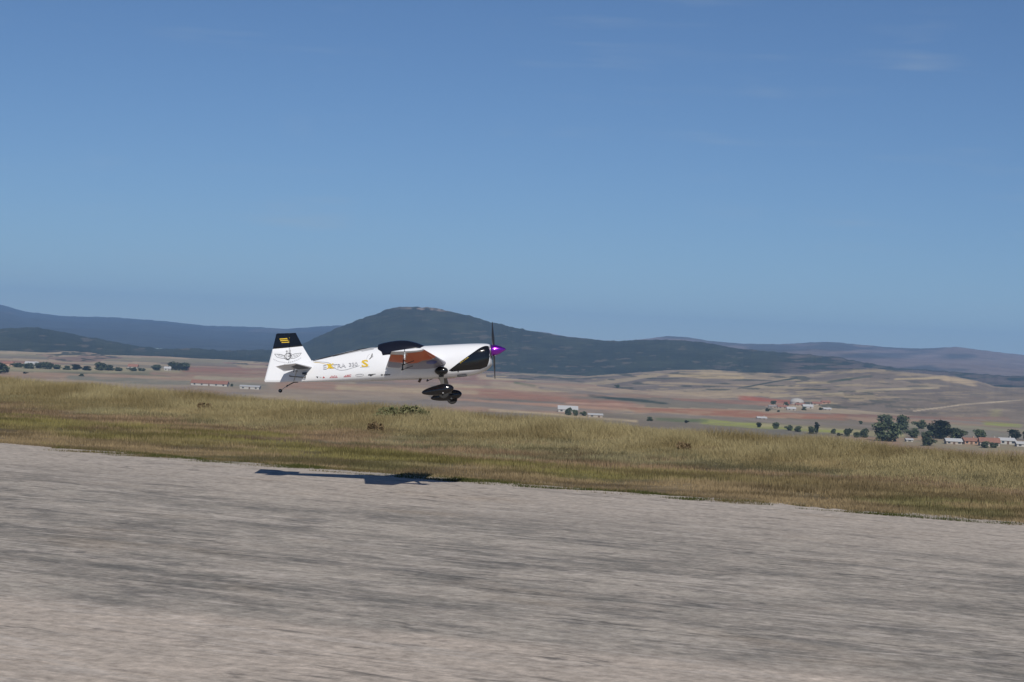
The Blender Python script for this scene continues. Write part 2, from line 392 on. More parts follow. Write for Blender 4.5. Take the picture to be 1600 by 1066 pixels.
# middle fields
P(740, 588, 830, 592, 8, tanf, s=10); P(760, 600, 1130, 620, 9, (.36, .28, .2), s=11); P(800, 598, 840, 604, 4, olive, s=12)
P(740, 612, 1000, 636, 10, redf, s=13); P(840, 606, 960, 616, 4, (.2, .17, .15), s=14)
P(915, 618, 1050, 632, 6, dk, s=15, soft=.2); P(700, 624, 980, 640, 4, (.38, .24, .17), s=16)
P(880, 630, 1010, 634, 4, (.42, .27, .2), s=17); P(760, 634, 1080, 650, 6, greyf, s=18)
P(980, 640, 1330, 653, 10, (.31, .155, .10), s=19, soft=.25); P(760, 640, 1000, 658, 4, tanf, s=20)
P(1060, 650, 1400, 668, 5, greyf, s=21); P(1090, 657, 1215, 668, 7, yel, s=22, soft=.2); P(1180, 664, 1420, 682, 6, (.33, .3, .16), s=23)
P(1020, 655, 1110, 658, 5, (.12, .15, .07), s=24); P(1200, 668, 1330, 676, 5, yel, s=25); P(1380, 662, 1900, 690, 8, (.26, .24, .17), s=26)
P(1530, 661, 1600, 666, 7, yel, s=27, soft=.2); P(1400, 690, 1900, 712, 14, (.25, .22, .15), s=28); P(1440, 672, 1640, 684, 8, (.22, .21, .17), s=29)
fm = attr_mat('field_soil', n1=(.05, .012, .05), amt=.14)
grid_mesh('valley', XX, YY, ZZ, col * np.array((1.14, 1.12, 1.05)), fm)

def hill(name, prof, dcrest, dbase, basey, colf, mat_, x0, x1, nc=600, nr=70, relief=10, crest_n=1.2, bow=.35, back=1.5, rs=.002):
    """a rise of ground from its foot (distance dbase) up to its crest line (distance dcrest), and down behind it"""
    px = np.linspace(x0, x1, nc)
    cy = np.interp(px, [p[0] for p in prof], [p[1] for p in prof])
    k = np.hanning(9); k /= k.sum(); cy = np.convolve(np.pad(cy, 4, 'edge'), k, 'valid')
    cy = cy - crest_n * (fbm(px * .12, px * 0, 5, 3) - .5)
    hy = np.array([horizon_y(p) for p in px]); rx_ = np.array([ray(p, q).x for p, q in zip(px, cy)])
    rz = np.array([ray(p, q).z for p, q in zip(px, cy)])
    dc = np.interp(px, [p[0] for p in dcrest], [p[1] for p in dcrest]); db = np.interp(px, [p[0] for p in dbase], [p[1] for p in dbase])
    zc = HC + rz * dc; zb = np.full(nc, HZ - 3.0) if basey is None else np.interp(px, [p[0] for p in basey], [p[1] for p in basey])
    t = np.concatenate([np.linspace(0, 1, nr), np.linspace(1, back, 12)[1:]])[:, None]
    sm = t * t * (3 - 2 * t)
    s = np.where(t <= 1, (1 - bow) * t + bow * (1 - (1 - np.minimum(t, 1)) ** 2), 1 - (t - 1) * 1.3)
    Y = db + (dc - db) * t; X = rx_ * Y
    Z = zb + (zc - zb) * s
    env = np.clip(np.where(t < 1, 4 * t * (1 - t), 0), 0, 1)
    Z = Z + relief * env * (fbm(X * rs, Y * rs * .7, 91, 5) - .55)
    PX, PY = project(X, Y, Z)
    c = colf(X, Y, PX, PY, t + 0 * X)
    return grid_mesh(name, X, Y, Z, c, mat_)
def mixc(a, b, t): return np.asarray(a) * (1 - t[..., None]) + np.asarray(b) * t[..., None]
forest = attr_mat('forest_cover', n1=(.02, .02, .02), amt=.35, bump=1.0, bdist=9, bscale=.05)
moor = attr_mat('moorland', n1=(.006, .006, .006), amt=.25, bump=.8, bdist=20, bscale=.006)

def far_left(X, Y, px, py, t):
    c = np.broadcast_to(np.array((.055, .066, .068)), X.shape + (3,)).copy()
    return mixc(c, (.15, .125, .11), .7 * sstep(.56, .72, fbm(px * .012, py * .10, 12, 3)) * sstep(.45, .8, t))
hill('far_mountains', [(-400, 440), (-150, 455), (0, 476), (40, 487), (100, 494), (180, 496), (260, 502), (320, 509), (400, 511), (450, 514), (500, 510), (560, 507), (700, 505), (900, 540)],
     [(-400, 12500), (900, 12500)], [(-400, 6500), (900, 6500)], None, far_left, moor, -400, 900, relief=60, rs=.0008)
def far_right(X, Y, px, py, t):
    c = np.broadcast_to(np.array((.20, .16, .145)), X.shape + (3,)).copy()
    c = mixc(c, (.085, .085, .08), sstep(.46, .64, fbm(px * .010, py * .09, 14, 4)))
    return c
hill('bare_mountains', [(700, 540), (820, 517), (850, 519), (880, 525), (960, 534), (1005, 530), (1045, 525), (1075, 527), (1110, 533), (1160, 537), (1220, 538), (1290, 534), (1350, 539), (1390, 543), (1440, 545), (1495, 542), (1540, 548), (1600, 555), (1800, 575), (2000, 590)],
     [(700, 9500), (2000, 9500)], [(700, 5200), (2000, 5200)], None, far_right, moor, 700, 2000, relief=70, rs=.0012)
def wood(X, Y, px, py, t):
    c = np.broadcast_to(np.array((.032, .042, .025)), X.shape + (3,)).copy()
    c = mixc(c, (.046, .056, .032), sstep(.4, .65, fbm(px * .03, py * .12, 15)))
    c = mixc(c, (.13, .115, .085), .8 * sstep(.68, .75, fbm(px * .045, py * .33, 16, 3)) * sstep(.35, .6, fbm(px * .01, py * .03, 18, 2)))
    # bare rocky top of the peak
    top = np.exp(-((px - 668) / 34) ** 2) * (py < 487) * (t > .9)
    c = mixc(c, (.30, .24, .20), np.clip(top * 1.2, 0, .9) * sstep(.3, .5, fbm(px * .15, py * .3, 17)))
    # patchy clearings on the lower right flank
    r = sstep(1190, 1260, px) * (1 - sstep(.92, .99, t)) * sstep(.42, .55, fbm(px * .022, py * .26, 19, 3))
    c = mixc(c, (.16, .125, .105), r * .8)
    return c
hill('wooded_hills', [(-400, 535), (-100, 522), (0, 514), (50, 511), (90, 517), (140, 527), (200, 538), (250, 545), (300, 544), (350, 548), (420, 546), (480, 550), (560, 560)],
     [(-400, 4700), (560, 4700)], [(-400, 3500), (560, 3500)], None, wood, forest, -400, 560, relief=16, crest_n=3.0)
hill('wooded_peak', [(300, 560), (400, 552), (450, 545), (475, 536), (505, 522), (540, 507), (580, 493), (605, 484), (622, 480), (650, 479), (680, 482), (730, 492), (770, 504), (820, 515), (870, 524), (930, 531), (965, 533), (1000, 531), (1060, 531), (1100, 535), (1150, 544), (1200, 549), (1260, 554), (1300, 557), (1350, 566), (1400, 575), (1480, 580), (1540, 585), (1620, 590), (1750, 600), (1950, 610)],
     [(300, 5200), (1950, 4600)], [(300, 3900), (1000, 3700), (1950, 3500)], None, wood, forest, 300, 1950, nc=1000, relief=26, crest_n=3.0)

def slopes_l(X, Y, px, py, t):
    n_ = fbm(px * .03, py * .2, 25, 3)
    c = mixc(pink, (.24, .17, .13), sstep(.4, .6, n_)) if True else None
    c = mixc(c, tanf, .8 * sstep(.60, .68, fbm(px * .02, py * .3, 27, 2)))
    return mixc(c, dk, .9 * sstep(.60, .68, fbm(px * .05, py * .35, 26, 3)))
hill('field_slopes', [(-400, 562), (-50, 562), (0, 560), (60, 553), (100, 549), (140, 550), (165, 557), (200, 560), (235, 566), (262, 572), (300, 570), (340, 567), (420, 566), (520, 574), (640, 580)],
     [(-400, 3300), (640, 3300)], [(-400, 2400), (640, 2500)], None, slopes_l, fm, -400, 640, relief=3, rs=.006, crest_n=1.5)
def slopes_r(X, Y, px, py, t):
    c = mixc((.185, .155, .13), (.235, .195, .160), sstep(.35, .6, fbm(px * .012, py * .12, 33, 4)))
    c = parcels(c, X, Y, 120, 210, 75, .6, [(0, .12, (.33, .27, .19)), (.12, .3, (.15, .13, .12)), (.3, .36, (.09, .09, .07)), (.36, .5, (.24, .2, .165)), (.5, .56, (.38, .31, .21))])
    n_ = fbm(px * .022 + py * .02, py * .33, 35, 3)
    c = mixc(c, (.36, .29, .19), .85 * sstep(.60, .66, n_) * sstep(1750, 1150, px))
    c = mixc(c, (.06, .07, .055), .8 * sstep(.61, .68, fbm(px * .03 - py * .05, py * .35, 36, 3)) * sstep(1650, 1250, px))
    F_ = lambda c, *a, **k: paint(c, px, py, *a, **k)
    c = F_(c, 1040, 587, 1165, 590, 5, (.42, .33, .2), s=40, wob=2); c = F_(c, 1060, 582, 1160, 585, 2.5, tanf, s=41, wob=1)
    c = F_(c, 1000, 598, 1190, 603, 4, (.34, .27, .19), s=42); c = F_(c, 1000, 612, 1180, 620, 6, (.38, .3, .21), s=43)
    c = F_(c, 1240, 599, 1300, 597, 3.5, (.42, .34, .2), s=44); c = F_(c, 1200, 622, 1320, 614, 3, (.38, .32, .22), s=45)
    c = F_(c, 1335, 611, 1470, 606, 3.0, (.42, .35, .24), s=46, wob=1); c = F_(c, 1395, 593, 1480, 589, 4, (.42, .34, .22), s=47)
    c = F_(c, 1465, 590, 1530, 601, 8, (.42, .33, .22), s=48); c = F_(c, 1425, 643, 1500, 633, 1.6, (.5, .42, .32), s=49, wob=.5)
    c = F_(c, 1495, 633, 1600, 625, 2.2, (.44, .37, .28), s=50, wob=.5); c = F_(c, 1150, 622, 1260, 631, 6, (.33, .12, .08), s=51)
    c = F_(c, 1540, 646, 1572, 646, 12, (.27, .24, .14), s=52); c = F_(c, 1150, 607, 1250, 590, 3.5, (.05, .065, .055), s=53)
    c = F_(c, 1290, 597, 1365, 588, 3, (.055, .075, .05), s=54); c = F_(c, 1280, 651, 1400, 660, 3.5, (.07, .07, .06), s=55)
    c = F_(c, 1440, 652, 1580, 655, 4, (.25, .17, .13), s=56)
    return c * np.array((1.16, 1.13, 1.04))
hill('bare_hills', [(700, 583), (820, 584), (900, 590), (940, 586), (1000, 582), (1050, 578), (1110, 578), (1200, 583), (1250, 584), (1290, 580), (1330, 576), (1370, 576), (1430, 583), (1490, 588), (1530, 596), (1555, 604), (1590, 606), (1640, 604), (1950, 606)],
     [(700, 3300), (1000, 3100), (1950, 2700)], [(700, 2900), (1000, 2300), (1300, 1850), (1600, 1500), (1950, 1400)], None, slopes_r, fm, 760, 1950, nc=1000, nr=90, relief=9, rs=.004, crest_n=1.2)

hz = MB(); hz.box((0, 8500, 160), (24000, 18200, 420 + 2 * 0))
hm = bpy.data.materials.new('air'); hm.use_nodes = True; t = hm.node_tree
t.nodes.remove(t.nodes['Principled BSDF']); pv = t.nodes.new('ShaderNodeVolumePrincipled')
pv.inputs['Color'].default_value = (.33, .58, 1.0, 1); pv.inputs['Density'].default_value = 7.2e-5; pv.inputs['Anisotropy'].default_value = 0.0
t.links.new(pv.outputs[0], t.nodes['Material Output'].inputs['Volume'])
hb = hz.build('haze', hm); tag(hb, 'thin blue air over the valley and hills', 'haze', kind='stuff')

# ------------------------------------------------------------ grass on the verge
def blades(name, n, xr, cond, hfun, wid, mat_, colfun, lean=.35, seed=1):
    g = np.random.default_rng(seed)
    x = g.uniform(xr[0], xr[1], n); y = g.uniform(cond[0], cond[1], n)     # y as q (0 edge .. 1 rim) 
    Ye, Yc = edgeY(x), rimY(x)
    Yw = 1 / (1 / Ye - y * (1 / Ye - 1 / Yc))
    ok = (Yw > 0) & (Yw < 90); x, Yw, q = x[ok], Yw[ok], y[ok]
    # clumping
    cl = fbm(x * 2.2, Yw * 2.2, seed + 4, 3); keep = g.random(len(x)) < sstep(.22, .6, cl) + .12
    x, Yw, q = x[keep], Yw[keep], q[keep]; n = len(x)
    h = hfun(x, Yw, q) * g.uniform(.55, 1.15, n)
    a = g.uniform(0, 2 * np.pi, n); wv = wid * g.uniform(.6, 1.4, n)
    la = g.uniform(0, 2 * np.pi, n); ll = h * lean * g.random(n)
    over = Yw - (rimY(x) + .6); z0 = -.012 - np.clip(over, 0, 40) * .06 - .02 + berm(q)
    dx, dy = np.cos(a) * wv / 2, np.sin(a) * wv / 2
    v = np.empty((n, 3, 3), np.float32)
    v[:, 0] = np.stack([x - dx, Yw - dy, z0], -1); v[:, 1] = np.stack([x + dx, Yw + dy, z0], -1)
    v[:, 2] = np.stack([x + np.cos(la) * ll, Yw + np.sin(la) * ll, z0 + h], -1)
    me = bpy.data.meshes.new(name); me.vertices.add(n * 3); me.vertices.foreach_set('co', v.ravel())
    me.loops.add(n * 3); me.loops.foreach_set('vertex_index', np.arange(n * 3, dtype=np.int32))
    me.polygons.add(n); me.polygons.foreach_set('loop_start', np.arange(0, n * 3, 3, dtype=np.int32)); me.polygons.foreach_set('loop_total', np.full(n, 3, dtype=np.int32))
    me.update()
    c = colfun(x, Yw, q) * g.uniform(.82, 1.18, (n, 1)); cc = np.ones((n, 3, 4), np.float32); cc[:, :, :3] = c[:, None, :]
    at_ = me.color_attributes.new('col', 'FLOAT_COLOR', 'POINT'); at_.data.foreach_set('color', cc.ravel())
    me.materials.append(mat_); me.update()
    o = bpy.data.objects.new(name, me); C.objects.link(o); return o
def grass_mat():
    m = bpy.data.materials.new('grass_blades'); m.use_nodes = True; t = m.node_tree; l = t.links.new
    t.nodes.remove(t.nodes['Principled BSDF'])
    a = t.nodes.new('ShaderNodeAttribute'); a.attribute_name = 'col'
    d = t.nodes.new('ShaderNodeBsdfDiffuse'); tr = t.nodes.new('ShaderNodeBsdfTranslucent'); ms = t.nodes.new('ShaderNodeMixShader'); ms.inputs[0].default_value = .3
    l(a.outputs['Color'], d.inputs[0]); l(a.outputs['Color'], tr.inputs[0]); l(d.outputs[0], ms.inputs[1]); l(tr.outputs[0], ms.inputs[2])
    l(ms.outputs[0], t.nodes['Material Output'].inputs['Surface']); return m
gmat = grass_mat()
sc = lambda x, y, q: strip_colour(x, y) * 1.42
o = blades('short_grass', 420000, (-13, 11), (-.015, .86), lambda x, y, q: .03 + .05 * fbm(x, y, 51) + .06 * sstep(.1, .4, q) * fbm(x * 1.5, y * 1.5, 52), .012, gmat, sc, seed=3)
tag(o, 'short green and brown grass along the far side of the runway', 'grass', kind='stuff')
def tallh(x, y, q):
    return np.clip((q - .64) / .4, .12, 1) * (.07 + .33 * fbm(x * 1.1, y * 1.1, 55, 4))
o = blades('dry_grass', 620000, (-17, 12), (.66, 1.13), tallh, .011, gmat, lambda x, y, q: mixc((.40, .34, .19), (.27, .22, .115), sstep(.36, .70, fbm(x * .8, y * .5, 57, 4))), lean=1.1, seed=4)
tag(o, 'tall golden dry grass on the rim of the airfield', 'grass', kind='stuff')
# weeds creeping over the runway edge
o = blades('edge_weeds', 90000, (-6, 10), (-.085, .02), lambda x, y, q: .03 + .05 * fbm(x * 2, y * 2, 58), .014, gmat,
           lambda x, y, q: mixc((.15, .125, .06), (.075, .085, .03), sstep(.4, .6, fbm(x * 3, y * 3, 59))), seed=6)
# keep weeds only in ragged patches next to the grass
me = o.data; co = np.empty(len(me.vertices) * 3, np.float32); me.vertices.foreach_get('co', co); co = co.reshape(-1, 3, 3)
cx, cy_ = co[:, 0, 0], co[:, 0, 1]; dist = edgeY(cx) - cy_
kill = fbm(cx * .9, cy_ * 5, 62, 3) < .45 + .16 * np.clip(dist, 0, 1.2)
co[kill] = co[kill][:, :1, :]; me.vertices.foreach_set('co', co.ravel())
bm = bmesh.new(); bm.from_mesh(me); bmesh.ops.delete(bm, geom=[f for f in bm.faces if f.calc_area() < 1e-8], context='FACES'); bm.to_mesh(me); bm.free(); me.update()
tag(o, 'sparse weeds creeping over the ragged runway edge', 'weeds', kind='stuff')

# ------------------------------------------------------------ shrubs on the verge
TERR = []
def ground_hit(px, py):
    """where the ground of the valley or the slopes lies at that pixel"""
    if not TERR:
        for nm in ('valley', 'field_slopes', 'bare_hills', 'wooded_peak', 'wooded_hills'):
            m_ = bpy.data.objects[nm].data; TERR.append(BVHTree.FromPolygons([v.co for v in m_.vertices], [tuple(p.vertices) for p in m_.polygons]))
    o_ = Vector((0, 0, HC)); d = ray(px, py); best = None
    for b_ in TERR:
        h = b_.ray_cast(o_ + d * 200, d)[0]
        if h is not None and (best is None or h.y < best.y): best = h
    return best if best is not None else on_level(px, py, HZ)
def leafblob(mb, c, r, n, size, g, flat=1.0, mi=0):
    for _ in range(n):
        d = Vector(g.normal(size=3)).normalized() * (g.random() ** .5)
        p = Vector(c) + Vector((d.x * r[0], d.y * r[1], d.z * r[2]))
        u = Vector(g.normal(size=3)).normalized(); v = u.orthogonal().normalized(); s_ = size * g.uniform(.4, 1.7)
        mb.add([p - u * s_, p + v * s_ * .6, p + u * s_, p - v * s_ * .6], [(0, 1, 2, 3)], mi)
def leafmat(name, a, b_, sc=3.0):
    m = bpy.data.materials.new(name); m.use_nodes = True; t = m.node_tree; l = t.links.new; b = t.nodes['Principled BSDF']
    b.inputs['Roughness'].default_value = .8; b.inputs['Specular IOR Level'].default_value = .15
    gi = t.nodes.new('ShaderNodeNewGeometry'); mx = t.nodes.new('ShaderNodeMix'); mx.data_type = 'RGBA'
    mx.inputs['A'].default_value = (*a, 1); mx.inputs['B'].default_value = (*b_, 1)
    l(gi.outputs['Random Per Island'], mx.inputs['Factor']); l(mx.outputs['Result'], b.inputs['Base Color']); return m
M['shrubleaf'] = leafmat('shrub_leaf', (.075, .085, .04), (.16, .155, .08))
M['deadleaf'] = leafmat('dead_leaf', (.09, .065, .035), (.17, .125, .07))
M['treeleaf'] = leafmat('tree_leaf', (.035, .052, .032), (.105, .125, .065))
M['poplarleaf'] = leafmat('pale_leaf', (.05, .07, .028), (.12, .13, .05))
M['bark'] = mat('bark', (.07, .055, .04), .9, noise=.3, nscale=4)
def shrub(name, px, py, wpx, hpx, m, label, n=900):
    p = on_level(px, py); s_ = p.y / F; w_, h_ = wpx * s_, hpx * s_
    root = empty(name, (p.x, p.y, float(berm(q_of(p.x, p.y))) - .03)); tag(root, label, 'shrub')
    g = np.random.default_rng(int(px)); f = MB()
    for k in range(9):
        cx = g.uniform(-.42, .42) * w_; leafblob(f, (cx, g.uniform(-.2, .2) * w_, h_ * g.uniform(.35, .6) * (1 - abs(cx / w_) * .9)), (w_ * .17, w_ * .14, h_ * .42), n // 9, .03, g)
    f.build('foliage', m, root); st = MB()
    for k in range(14):
        a = g.uniform(0, 6.28); st.tube([(0, 0, 0), (math.cos(a) * w_ * .2, math.sin(a) * w_ * .1, h_ * .35), (math.cos(a) * w_ * .38, math.sin(a) * w_ * .2, h_ * .6)], [.008, .005, .002], 4)
    st.build('stems', M['bark'], root)
shrub('green_shrub', 628, 673, 80, 31, M['shrubleaf'], 'low spreading green bush in the dry grass below the plane', 1600)
shrub('dead_shrub', 586, 681, 26, 17, M['deadleaf'], 'small brown withered bush in the grass left of the green bush', 500)
shrub('weed_clump', 1068, 718, 20, 20, M['deadleaf'], 'reddish brown weed clump in the golden grass right of centre', 350)
shrub('dark_weed_clump', 318, 652, 20, 16, M['deadleaf'], 'dark dry weed clump in the verge grass on the left', 300)
shrub('thistle_clump', 1406, 736, 22, 17, M['deadleaf'], 'dark dry weed clump in the verge grass on the right', 300)

# ------------------------------------------------------------ trees of the valley
def make_tree(seed, kind):
    """a tree 10 m high"""
    g = np.random.default_rng(seed); f = MB(); tr = MB()
    if kind == 'round':
        blobs = [((g.uniform(-2.2, 2.2), g.uniform(-2.2, 2.2), g.uniform(2.0, 8.0)), g.uniform(1.3, 2.3)) for _ in range(12)] + [((0, 0, 5.0), 2.8), ((0, 0, 2.4), 2.3)]
    elif kind == 'tall':
        blobs = [((g.uniform(-.7, .7), g.uniform(-.7, .7), z), 1.25 * (1 - abs(z - 5) / 9)) for z in np.linspace(2.2, 9.2, 9)]
    else:
        blobs = [((g.uniform(-3.6, 3.6), g.uniform(-2, 2), g.uniform(1.0, 7.2)), g.uniform(1.4, 2.5)) for _ in range(15)]
    for c, r in blobs: leafblob(f, c, (r * 1.1, r * 1.1, r * .95), 130, .46, g)
    tr.tube([(0, 0, -1.0), (.05, 0, 1.5), (-.1, .1, 4), (.1, 0, 7)], [.34, .26, .17, .06], 7)
    for c, r in blobs[:5]: tr.tube([(0, 0, 2 + g.random()), ((c[0]) * .5, c[1] * .5, c[2] * .75), c], [.12, .08, .03], 5)
    return f, tr
protos = {}
def tree(kind, px, py, hpx, label, wscale=1.0, leaf='treeleaf', z=HZ, depth=None, group=None):
    """base at pixel (px, py) on the valley floor"""
    p = ground_hit(px, py)
    H = hpx * random.uniform(.85, 1.08) * p.y / F
    key = (kind, leaf, random.randint(0, 2))
    if key not in protos:
        f, tr = make_tree(hash(key[0] + key[1]) % 997 + key[2] * 13 if False else sum(map(ord, kind + leaf)) + key[2] * 13, kind)
        root = empty({'round': 'broadleaf_tree', 'tall': 'poplar_tree', 'wide': 'bushy_tree'}[kind]); f.build('crown', M[leaf], root); tr.build('trunk', M['bark'], root, smooth=True)
        protos[key] = root; o = root
    else: o = copy_tree(protos[key])
    o.location = (p.x, p.y, p.z - .3); o.rotation_euler = (0, 0, random.uniform(0, 6.28)); o.scale = (H / 10 * wscale, H / 10 * wscale, H / 10)
    tag(o, label, 'tree'); 
    if 'group' in o: del o['group']
    if group: o['group'] = group
    return o
# right-hand trees near the hamlet
T = [
 ('wide', 1388, 690, 38, 'big dark bushy tree, largest of the clump on the right'), ('wide', 1382, 672, 34, 'tall dark tree rising behind the big bushy tree'),
 ('wide', 1408, 672, 28, 'dark tree right behind the big bushy tree'), ('wide', 1436, 670, 20, 'dark tree at right end of the upper clump'),
 ('wide', 1424, 684, 22, 'rounded tree right of the big bushy tree'), ('wide', 1474, 686, 36, 'wide dark tree behind the white roofed shed'),
 ('round', 1458, 684, 24, 'dark tree left of the wide tree behind the shed'), ('round', 1447, 690, 20, 'small dark tree left of the white roofed shed'),
 ('wide', 1498, 686, 20, 'low dark tree between the shed and the orange house'), ('round', 1532, 690, 22, 'rounded tree between the orange house and the red roof'),
 ('wide', 1538, 700, 13, 'dark bush left in front of the red roofed house'), ('wide', 1553, 700, 11, 'dark bush right in front of the red roofed house'),
 ('wide', 1586, 687, 20, 'broad dark tree behind the white house at right edge'), ('round', 1604, 688, 17, 'dark tree cut by the right edge of the picture'),
 ('wide', 1452, 697, 18, 'low dark bush at left end of the white roofed shed'), ('round', 1350, 684, 16, 'small tree left of the big bushy clump'),
 ('round', 1324, 682, 14, 'small pale tree standing in the row before the big clump'), ('tall', 1276, 678, 22, 'tall dark pointed tree in the row by the yellow field'),
 ('round', 1268, 678, 13, 'small tree touching left side of the pointed tree'), ('wide', 1246, 675, 12, 'low dark bush in the row left of the pointed tree'),
 ('wide', 1232, 673, 12, 'dark bush second left of the pointed tree'), ('round', 1212, 670, 12, 'small dark tree in the row before the yellow field'),
 ('round', 1186, 668, 11, 'leftmost small tree of the row before the yellow field'), ('round', 1302, 678, 9, 'tiny bush right of the pointed tree'),
 ('wide', 1312, 682, 8, 'low olive bush between pointed tree and big clump'), ('round', 1338, 684, 11, 'low bush beside the small tree left of big clump'),
 ('wide', 1015, 658, 9, 'lone dark bush in the fields beyond the airfield'), ('wide', 1073, 661, 6, 'flat dark bush right of the lone bush'),
 ('round', 888, 649, 13, 'dark bush at left in front of the white farm building'), ('round', 899, 650, 12, 'dark bush at middle in front of the white farm building'),
 ('wide', 911, 650, 9, 'dark bush at right in front of the white farm building'), ('wide', 937, 652, 5, 'tiny brown bush right of the white farm building'),
 ('wide', 362, 604, 6, 'dark bush at right end of the red roofed long barn'),
 ('wide', 964, 606, 7, 'lone dark tree on the pale slope in the middle distance'),
 ('round', 1345, 663, 7, 'small dark tree on the hedge line above the big clump'),
]
for k in T:
    tree(k[0], k[1], k[2], k[3], k[4], wscale=1.25 if k[0] == 'round' else 1.35, depth=None)
# far left tree line
LT = [(-2, 584, 24, 'dark tree cut by the left edge of the picture'), (25, 574, 10, 'dark tree right of the red house at far left'), (42, 576, 11, 'dark tree left of the white house at far left'),
      (62, 576, 13, 'dark tree right of the white house at far left'), (74, 577, 12, 'second dark tree right of the white house'), (88, 577, 9, 'low dark tree where far left row thins'),
      (104, 578, 9, 'low tree left of centre in the far left row'), (120, 578, 11, 'wide tree in the middle of the far left row'), (136, 579, 9, 'low tree right of the middle of the far left row'),
      (158, 579, 14, 'tallest rounded tree of the far left row'), (172, 579, 10, 'tree just right of the tallest one in far left row'), (186, 580, 8, 'small tree before the pink slope in far left row'),
      (206, 580, 8, 'low tree left of the small red roof'), (222, 580, 7, 'low tree below the small red roof'), (244, 579, 12, 'dark tree right of the small red roof'),
      (274, 579, 17, 'large dark tree ending the far left row'), (287, 579, 13, 'dark tree at the right end of far left row'), (127, 588, 5, 'tiny bush in front of the far left tree row'), (40, 584, 4, 'tiny bush in the pale field at far left')]
for px, py, h, lb in LT: tree('wide' if h < 12 else 'round', px, py, h, lb, wscale=2.2)

# ------------------------------------------------------------ buildings
M['plaster'] = mat('white_plaster', (.36, .35, .33), .9, noise=.12, nscale=.6); M['ochre'] = mat('ochre_plaster', (.36, .235, .17), .9, noise=.12, nscale=.6)
M['stone'] = mat('stone_wall', (.33, .29, .25), .95, noise=.2, nscale=.8); M['tile'] = mat('clay_tile', (.25, .125, .09), .85, noise=.25, nscale=.8)
M['sheet'] = mat('white_sheet_roof', (.42, .425, .43), .7, noise=.06, nscale=.5); M['glass'] = mat('window_glass', (.03, .04, .05), .15); M['wood'] = mat('door_wood', (.10, .06, .04), .7)
M['ashtile'] = mat('grey_roof', (.25, .23, .22), .85, noise=.2, nscale=.8)
def house(name, px, py, wpx, hpx, wall, roof, label, cat='house', deep=.7, ridge=.45, rz=0.0, wins=3, z=HZ, depth=None, door=True):
    p = ground_hit(px, py)
    s_ = p.y / F; W, H = wpx * s_, hpx * s_; D = max(5, min(W * deep, 12)); rh = H * ridge; wh = H - rh
    root = empty(name, (p.x, p.y, p.z - .2), rz); tag(root, label, cat)
    b = MB(); b.box((0, 0, wh / 2 - 1), (W, D, wh + 2)); b.prism([(-W / 2, -D / 2, wh), (-W / 2, D / 2, wh), (-W / 2, 0, wh + rh * .96)], (W, 0, 0)); b.build('wall', M[wall], root)
    r = MB(); e = .5; th = .22; ov = .5
    for sg in (-1, 1):
        sl = rh / (D / 2)
        a = Vector((-W / 2 - ov, sg * (D / 2 + e), wh - e * sl + .02)); c = Vector((-W / 2 - ov, 0, wh + rh + .02))
        r.prism([a, c, c + Vector((0, 0, th)), a + Vector((0, 0, th))], (W + 2 * ov, 0, 0))
    r.build('roof', M[roof], root)
    for k in range(wins):
        wx = -W / 2 + W * (k + .5) / wins
        if door and k == wins // 2:
            d = MB(); d.box((wx, -D / 2 - .04, min(2.1, wh * .8) / 2), (min(1.3, W / wins * .5), .1, min(2.1, wh * .8))); d.build('door', M['wood'], root)
        else:
            fr = MB(); fr.box((wx, -D / 2 - .03, wh * .58), (min(1.5, W / wins * .5), .1, min(1.3, wh * .4))); fo = fr.build('window', M['glass'], root)
            si = MB(); si.box((wx, -D / 2 - .09, wh * .58 - min(1.3, wh * .4) / 2 - .06), (min(1.7, W / wins * .6), .2, .1)); si.build('sill', M['stone'], fo)
    if cat == 'house':
        ch = MB(); ch.box((W * .28, D * .12, wh + rh + .3), (.8, .8, 1.4)); ch.build('chimney', M[wall], root)
    return root
house('long_barn', 328, 603, 56, 8.5, 'plaster', 'tile', 'long white farm building with red tiled roof left of the plane', 'farm building', wins=5, ridge=.5)
house('white_shed', 391, 608, 30, 6, 'plaster', 'sheet', 'low white shed right of the red roofed long barn', 'shed', wins=3, ridge=.3)
house('farm_building', 887, 644, 30, 10, 'plaster', 'sheet', 'white farm building with pale roof behind dark bushes', 'farm building', wins=3, ridge=.5)
house('pale_shed', 930, 652, 22, 6, 'stone', 'sheet', 'low pale shed right of the white farm building', 'shed', wins=2, ridge=.3)
house('white_roofed_shed', 1489, 694, 24, 9, 'stone', 'sheet', 'grey shed with white roof beside the dark tree at right', 'shed', wins=3, ridge=.4)
house('orange_house', 1515, 694, 22, 10, 'ochre', 'tile', 'orange plastered house in the hamlet right of the shed', wins=3, ridge=.4, rz=.15)
house('red_roofed_house', 1545, 697, 30, 13, 'stone', 'tile', 'house with dark red roof behind two bushes at right', wins=4, ridge=.45, rz=-.1)
house('white_house', 1572, 694, 24, 10, 'plaster', 'sheet', 'white house right of the dark red roofed one', wins=3, ridge=.35, rz=.1)
house('white_bungalow', 1597, 698, 20, 8, 'plaster', 'sheet', 'white bungalow at the right edge of the picture', wins=2, ridge=.35)
house('garden_shed', 1420, 690, 10, 5, 'plaster', 'sheet', 'tiny pale shed right of the big bushy tree', 'shed', wins=1, ridge=.3, door=False)
house('far_white_house', 50, 573, 20, 8, 'plaster', 'sheet', 'white house among the far left trees', wins=3, ridge=.4, depth=2500)
house('far_red_house', 13, 572, 16, 7, 'ochre', 'tile', 'reddish house at the far left edge of the tree row', wins=2, ridge=.4, depth=2500)
house('far_tiled_house', 208, 576, 15, 7, 'plaster', 'tile', 'small house with red roof behind the far left row', wins=2, ridge=.5, depth=2500)
house('far_pale_house', 262, 579, 10, 6, 'plaster', 'sheet', 'small pale house left of the last large tree', wins=2, ridge=.4, depth=2400)
